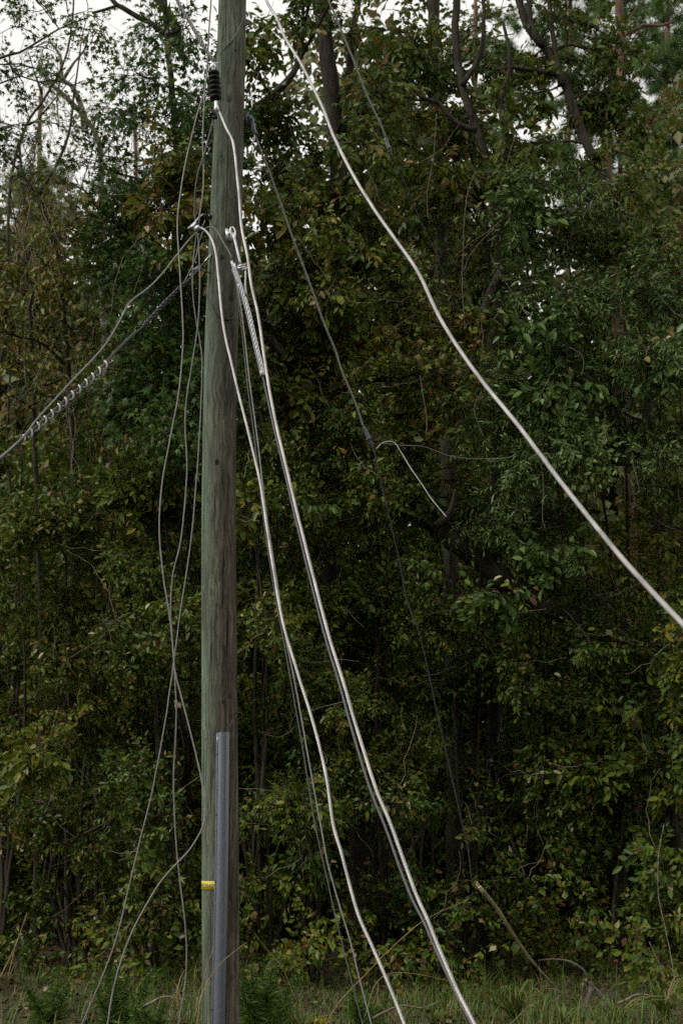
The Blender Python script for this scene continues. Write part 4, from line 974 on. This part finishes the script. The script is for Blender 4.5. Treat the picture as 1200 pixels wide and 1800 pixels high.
mass('woodland', 'dim woodland behind the shrubs', 18000, (-10, 10), (23, 31), lambda x, y: 13.6 + np.clip(x, -5, 1) * .32 + 1.6 * np.exp(-((x - .2) / 2.2) ** 2) + 1.1 * np.sin(x * .8 + 1) + .8 * np.sin(x * 2.1), 'far', M_PALEW, .42, .14, .14, 1.42, M_BARK)

# ------------------------------------------------------------------ grass, litter and weeds at the foot of the wood
def blades(n, xr, yr, h0, h1, w, tint, tvar, mat, name, label, lean=.5, brown=.2):
    x = rng.uniform(*xr, n); y = rng.uniform(*yr, n)
    h = rng.uniform(h0, h1, n) * np.clip(.55 + .5 * np.sin(x * 2.2 + np.cos(y * 1.7) * 2) * np.sin(y * 1.9 + 1), .3, 1.1)
    a = rng.uniform(0, 2 * math.pi, n); ln = np.abs(rng.normal(0, lean, n)) * h
    b0 = np.stack([x, y, ground_z(x, y) - .02], -1); d = np.stack([np.cos(a), np.sin(a), 0 * a], -1); s = np.stack([-np.sin(a), np.cos(a), 0 * a], -1)
    V = []
    for u, ww in ((0, 1), (.35, .9), (.7, .6)):
        c = b0 + d * (ln * u * u)[:, None] + np.array((0, 0, 1)) * (h * (u - .25 * u * u * lean))[:, None]
        V += [c - s * w * ww, c + s * w * ww]
    V.append(b0 + d * ln[:, None] + np.array((0, 0, 1)) * (h * (1 - .3 * lean))[:, None])
    V = np.stack(V, 1); F = np.array([(0, 1, 3), (0, 3, 2), (2, 3, 5), (2, 5, 4), (4, 5, 6)])
    FF = (np.arange(n)[:, None, None] * 7 + F[None]).reshape(-1, 3)
    T = np.clip(rng.normal(tint, tvar, n), 0, .75); T = np.where(rng.random(n) < brown, rng.uniform(.75, 1, n), T)
    o = Acc().add(V.reshape(-1, 3), FF, T.repeat(7)).obj(name, mat, None, kind='stuff')
    o['label'] = label; o['category'] = 'grass'
blades(27000, (-8, 8), (9.2, 16.0), .10, .42, .0042, .34, .14, M_GRASS, 'grass', 'short rough grass along the foot of the wood', .6, .15)
blades(5500, (-8, 8), (10.5, 17.2), .20, .58, .0055, .34, .14, M_GRASS, 'grass', 'taller grass blades among the rough grass', .6, .30)
n = 11000
lx, ly = rng.uniform(-7, 7, n), 11 + 9 * rng.random(n) ** .8
lv = Acc(); V, F = leaf_shape('oval', .085, .55)
ax_ = nrm(rng.normal(0, 1, (n, 3)) * np.array((1, 1, .3))); zz = nrm(np.array((0, 0, 1.0)) + rng.normal(0, .35, (n, 3))); yy_ = nrm(np.cross(zz, ax_)); zz = np.cross(ax_, yy_)
A = np.einsum('nij,vj->nvi', np.stack([ax_, yy_, zz], -1), V) * rng.uniform(.6, 1.2, n)[:, None, None] + np.stack([lx, ly, ground_z(lx, ly) + .015 + rng.random(n) * .03], -1)[:, None, :]
lt = lv.add(A.reshape(-1, 3), (np.arange(n)[:, None, None] * len(V) + F[None]).reshape(-1, 3), np.clip(rng.normal(.5, .22, n), 0, 1).repeat(len(V))).obj('leaf_litter', M_LITTER, None, kind='stuff')
lt['label'] = 'brown fallen leaves under the shrubs'; lt['category'] = 'litter'

def weed(px, Y, h, n, label, name='feathery_weed', tint=.25, mat=None):
    """soft feathery weed: thin side shoots of hair-like leaves round a few stems"""
    b0 = foot(px, Y); b0[2] += .04
    t = thing(name, label, 'weed', b0, None)
    lv = Acc()
    for k in range(5):
        e = b0 + np.array((random.gauss(0, .16), random.gauss(0, .12), h * random.uniform(.7, 1.05)))
        st_ = curve_to(b0, e, 9, 0, .05)[0]
        Acc().add(*ptube(st_, np.linspace(.007, .003, 9), 6)).obj('stem', M_TWIG, t, smooth=True, tint=False)
        m = n // 5; u = rng.uniform(.12, 1, m); P = np.stack([np.interp(u, np.linspace(0, 1, 9), st_[:, i]) for i in range(3)], -1)
        D = nrm(rng.normal(0, 1, (m, 3)) * np.array((1, 1, .5)) + np.array((0, 0, .55))); L_ = (.20 * (1.15 - u))[:, None] * rng.uniform(.5, 1.2, (m, 1))
        s_ = nrm(np.cross(D, rng.normal(0, 1, (m, 3)))) * .0022
        V = np.stack([P - s_, P + s_, P + D * L_ * .6 + s_ * .8 + np.array((0, 0, -.004)), P + D * L_ + np.array((0, 0, -.02))], 1)
        lv.add(V.reshape(-1, 3), (np.arange(m)[:, None, None] * 4 + np.array([(0, 1, 2), (0, 2, 3)])[None]).reshape(-1, 3), np.clip(rng.normal(tint, .12, m), 0, .8).repeat(4))
    lv.obj('foliage', mat or M_GRASS, t, kind='stuff')
    return t
weed(455, 11.9, .72, 2600, 'soft feathery green weed just right of the pole base')
weed(478, 12.3, .62, 1800, 'smaller feathery weed beside the yellow flowers')
weed(210, 12.4, .62, 1800, 'feathery dark weed at bottom left between the two bent wires', tint=.15)
weed(95, 12.8, .50, 1300, 'low feathery weed near the bottom left corner')
weed(270, 12.2, .42, 1300, 'low feathery weed left of the pole between the hanging wires')
weed(640, 12.6, .40, 1000, 'low feathery weed where the dark thin wires reach the ground')

def clump(px, Y, h, n, label, lean=1.0, w=.010, bias=(0, 0)):
    b0 = foot(px, Y); b0[2] += .04
    t = thing('grass_clump', label, 'grass clump', b0, 'broad-bladed grass clumps')
    for k in range(n):
        a = random.uniform(0, 2 * math.pi); d = np.array((math.cos(a) + bias[0], math.sin(a) * .7 + bias[1], 0)); hl = h * random.uniform(.6, 1.1); ln = hl * lean * random.uniform(.4, 1.2)
        s = np.array((-d[1], d[0], 0)); s = s / np.linalg.norm(s) * w
        V = []
        for u in np.linspace(0, 1, 7)[:-1]:
            c = b0 + np.array((random.gauss(0, .002), 0, 0)) + d * ln * u ** 1.4 + np.array((0, 0, hl * (1.5 * u - 1.0 * u * u)))
            V += [c - s * (1 - u * .7), c + s * (1 - u * .7) + np.array((0, 0, .003))]
        V.append(b0 + d * ln + np.array((0, 0, hl * .45)))
        F = []
        for i in range(5): F += [(2 * i, 2 * i + 1, 2 * i + 3), (2 * i, 2 * i + 3, 2 * i + 2)]
        F.append((10, 11, 12))
        Acc().add(np.array(V), np.array(F), np.full(13, random.uniform(.2, .66) if random.random() < .85 else .9)).obj('blade', M_GRASS, t)
clump(905, 12.6, .58, 56, 'arching grass clump at the bottom, right of the bright wires', 1.3, .010, (-.5, -.2))
clump(1165, 12.9, .64, 52, 'green grass clump in the bottom right corner', 1.1)
clump(1075, 12.4, .48, 36, 'grass clump between the bent dead stalk and the right corner', 1.1)
clump(985, 12.2, .34, 26, 'small grass clump beside the foot of the dead stalk', 1.0)
clump(195, 11.8, .32, 22, 'grass clump at the bottom left under the bent wires', 1.2, .012)
clump(335, 11.7, .30, 20, 'small grass clump at the left foot of the pole', 1.1)
clump(530, 12.0, .34, 24, 'grass clump beside the yellow flowers', 1.0, .008)
clump(760, 12.4, .28, 24, 'short grass clump left of the foot of the paired wires', 1.0, .008)

def flower(px, Y, h, label):
    b0 = foot(px, Y); t = thing('goldenrod', label, 'flower', b0, 'yellow flowering weeds')
    for k in range(3):
        e = b0 + np.array((random.gauss(0, .07), random.gauss(0, .05), h * random.uniform(.8, 1.05)))
        Acc().add(*ptube(curve_to(b0, e, 7, 0, .05)[0], .0035, 5)).obj('stem', M_CANE, t, smooth=True, tint=False)
        hd = Acc()
        for j in range(34):
            p = e + rng.normal(0, 1, 3) * np.array((.030, .02, .014)); dd = nrm(rng.normal(0, 1, 3)) * .009; d2 = nrm(rng.normal(0, 1, 3)) * .009
            hd.add(np.array([p - dd, p + d2, p + dd, p - d2]), np.array([(0, 1, 2), (0, 2, 3)]))
        hd.obj('flower_head', M_FLOWER, t, tint=False, kind='stuff')
flower(563, 12.0, .17, 'yellow flower heads at the bottom right of the pole')

# dry stems, broken cane, dead stalk and hanging vines
def stalk(name, label, pts, Y0, Y1, r0, r1, mat, cat, group=None):
    p = spline(pix(pts, Y0, Y1), .05); n = len(p)
    o = Acc().add(*ptube(p + rng.normal(0, .0012, (n, 3)), np.linspace(r0, r1, n), 7)).obj(name, mat, None, smooth=True, tint=False)
    return tag(o, label, cat, group)
G_ = 'dry grass stems'
stalk('dry_stem', 'long dry stem arching right behind the two bright wires', [(560, 1830), (590, 1770), (640, 1715), (700, 1655), (750, 1615), (822, 1581)], 11.6, 12.2, .0055, .002, M_STRAW, 'dry stem', G_)
stalk('dry_stem', 'dry stem leaning from the pole foot across the conduit guard', [(342, 1830), (349, 1780), (358, 1740), (378, 1705), (405, 1678), (434, 1656)], 10.9, 10.9, .0055, .002, M_STRAW, 'dry stem', G_)
stalk('dry_stem', 'reddish dry stem against the pole just left of the conduit guard', [(345, 1820), (354, 1750), (362, 1705), (377, 1663)], 10.95, 10.95, .0045, .0018, M_STRAW, 'dry stem', G_)
stalk('dry_stem', 'dry stem curving level between the bright wires near the grass', [(640, 1790), (660, 1730), (690, 1710), (735, 1713), (790, 1724)], 12.2, 12.4, .004, .0018, M_STRAW, 'dry stem', G_)
stalk('dry_stem', 'pale dry stem rising at the bottom left edge', [(0, 1720), (22, 1675), (34, 1645), (48, 1605)], 14.2, 14.2, .006, .003, M_STRAW, 'dry stem', G_)
stalk('dry_stem', 'bent pale dry stem beside the one at the bottom left edge', [(14, 1720), (26, 1670), (32, 1650), (42, 1647)], 14.2, 14.2, .005, .003, M_STRAW, 'dry stem', G_)
stalk('dry_stem', 'dry stem fork over the feathery weed right of the pole', [(520, 1760), (495, 1700), (470, 1670), (448, 1640)], 11.6, 11.6, .004, .0018, M_STRAW, 'dry stem', G_)
stalk('dry_stem', 'short dry stem slanting up over the feathery weed', [(470, 1712), (484, 1694), (500, 1684), (520, 1676)], 11.7, 11.7, .0035, .0018, M_STRAW, 'dry stem', G_)
stalk('dry_stem', 'thin pale stem standing by the right edge in the dark gap', [(1186, 1740), (1180, 1690), (1168, 1630), (1156, 1570), (1157, 1500), (1166, 1450)], 14.4, 14.4, .0052, .0028, M_DEADTWIG, 'dry stem', G_)
stalk('dry_stem', 'short pale stem left of the one by the right edge', [(1172, 1735), (1160, 1700), (1140, 1655)], 14.2, 14.2, .0052, .003, M_DEADTWIG, 'dry stem', G_)
cane = thing('broken_cane', 'pale broken cane leaning out of the dark undergrowth at lower right', 'cane', U(1010, 1775, 14.4))
cp = spline(pix([(1015, 1790), (975, 1735), (935, 1690), (900, 1640), (875, 1600), (843, 1560)], 14.6, 14.1), .05)
Acc().add(*ptube(cp, np.linspace(.007, .022, len(cp)), 10)).obj('stem', M_CANE, cane, smooth=True, tint=False)
Acc().add(*ptube(np.array([cp[-1], cp[-1] + (cp[-1] - cp[-2]) * .25]), np.array([.022, .015]), 9)).obj('broken_end', M_SPLIT, cane, tint=False)
for k in range(5):
    b0 = cp[-1] + rng.normal(0, .007, 3); e = b0 + nrm(cp[-1] - cp[-3]) * random.uniform(.03, .09) + rng.normal(0, .008, 3)
    Acc().add(*ptube(np.array([b0, (b0 + e) / 2, e]), np.array([.008, .005, .001]), 5)).obj('splinter', M_SPLIT, cane, tint=False)
for k, (pts, Y, lab) in enumerate((([(655, 1790), (700, 1768), (742, 1772), (770, 1760)], 12.3, 'fallen twig lying in the grass left of the paired wires'), ([(250, 1770), (290, 1752), (318, 1758)], 12.3, 'fallen twig lying in the grass between the wires left of the pole'), ([(1085, 1765), (1120, 1748), (1150, 1752)], 12.8, 'fallen twig lying in the grass right of the dead stalk'))):
    tp = spline(pix(pts, Y), .04); tp[:, 2] = np.maximum(tp[:, 2], .06)
    tag(Acc().add(*ptube(tp + rng.normal(0, .002, tp.shape), np.linspace(.011, .004, len(tp)), 7)).obj('fallen_twig', M_DEADTWIG, None, smooth=True, tint=False), lab, 'twig', 'fallen twigs')
ds = thing('dead_stalk', 'dead brown stalk bent over near the bottom right corner', 'stalk', U(1090, 1810, 13.2))
for pts, r0, r1 in (([(1110, 1830), (1085, 1790), (1065, 1760), (1045, 1738), (1035, 1725)], .030, .016), ([(1035, 1725), (1025, 1705), (1000, 1690), (970, 1686), (945, 1688)], .012, .004), ([(1040, 1735), (1030, 1770), (1025, 1810)], .028, .03), ([(1062, 1755), (1070, 1790), (1064, 1830)], .02, .022)):
    p = spline(pix(pts, 13.2), .05); Acc().add(*ptube(p, np.linspace(r0, r1, len(p)) * (1 + rng.normal(0, .12, len(p))), 8)).obj('stalk_piece', M_BARKG, ds, smooth=True, tint=False)
sn = thing('broken_sapling', 'dark snapped sapling with pale splintered top beside the looping wire', 'snag', foot(322, 17.6))
p = spline(np.vstack([pix([(313, 1240), (321, 1275), (327, 1320)], 15.5, 16.1), U(326, 1420, 16.9)[None], foot(322, 17.6)[None]]), .08)
Acc().add(*ptube(p, np.linspace(.030, .038, len(p)), 10)).obj('trunk', M_BARK, sn, smooth=True, tint=False)
for k in range(7):
    b0 = p[0] + np.array((random.gauss(0, .018), random.gauss(0, .012) - .01, -.03)); e = b0 + np.array((random.gauss(-.01, .016), random.gauss(0, .01), random.uniform(.05, .13)))
    Acc().add(*ptube(np.array([b0, (b0 + e) / 2, e]), np.array([.014, .009, .001]), 5)).obj('splinter', M_SPLIT, sn, tint=False)

V_ = 'hanging vines'
for pts, Y, r, lab in (
    ([(767, 200), (762, 270), (755, 310), (750, 345), (752, 385)], 15.2, .006, 'pale hanging vine right of the upper connector'),
    ([(836, 300), (824, 330), (817, 370), (814, 430), (812, 500), (815, 560)], 15.3, .006, 'long straight pale vine left of the privet leaves'),
    ([(868, 400), (840, 430), (822, 455), (814, 480)], 15.3, .005, 'short vine curving into the long straight vine'),
    ([(738, 660), (744, 700), (750, 740), (748, 765)], 15.2, .005, 'short pale vine above the wavering loose strand'),
    ([(1000, 610), (1018, 620), (1026, 640), (1020, 660)], 15.0, .005, 'small curled vine within the privet above the diagonal wire'),
    ([(880, 540), (872, 555), (866, 562)], 15.0, .007, 'short bright broken twig left of the privet'),
    ([(1110, 810), (1122, 860), (1112, 870)], 15.1, .005, 'brown vine hanging at right under the privet'),
    ([(953, 830), (955, 870), (952, 905), (958, 930)], 15.2, .004, 'thin vine just right of where the wavering strand ends'),
    ([(1005, 445), (965, 850), (985, 880)][:0] or [(850, 770), (833, 720), (845, 690)], 15.2, .005, 'pale bent twig below the diagonal wire at mid right'),
):
    p = spline(pix(pts, Y), .04)
    o = Acc().add(*ptube(p + rng.normal(0, .002, p.shape), r * .75, 6)).obj('vine', M_BARKG, None, smooth=True, tint=False); tag(o, lab, 'vine', V_)

for o in list(bpy.data.objects):
    if '_o' in o: del o['_o']
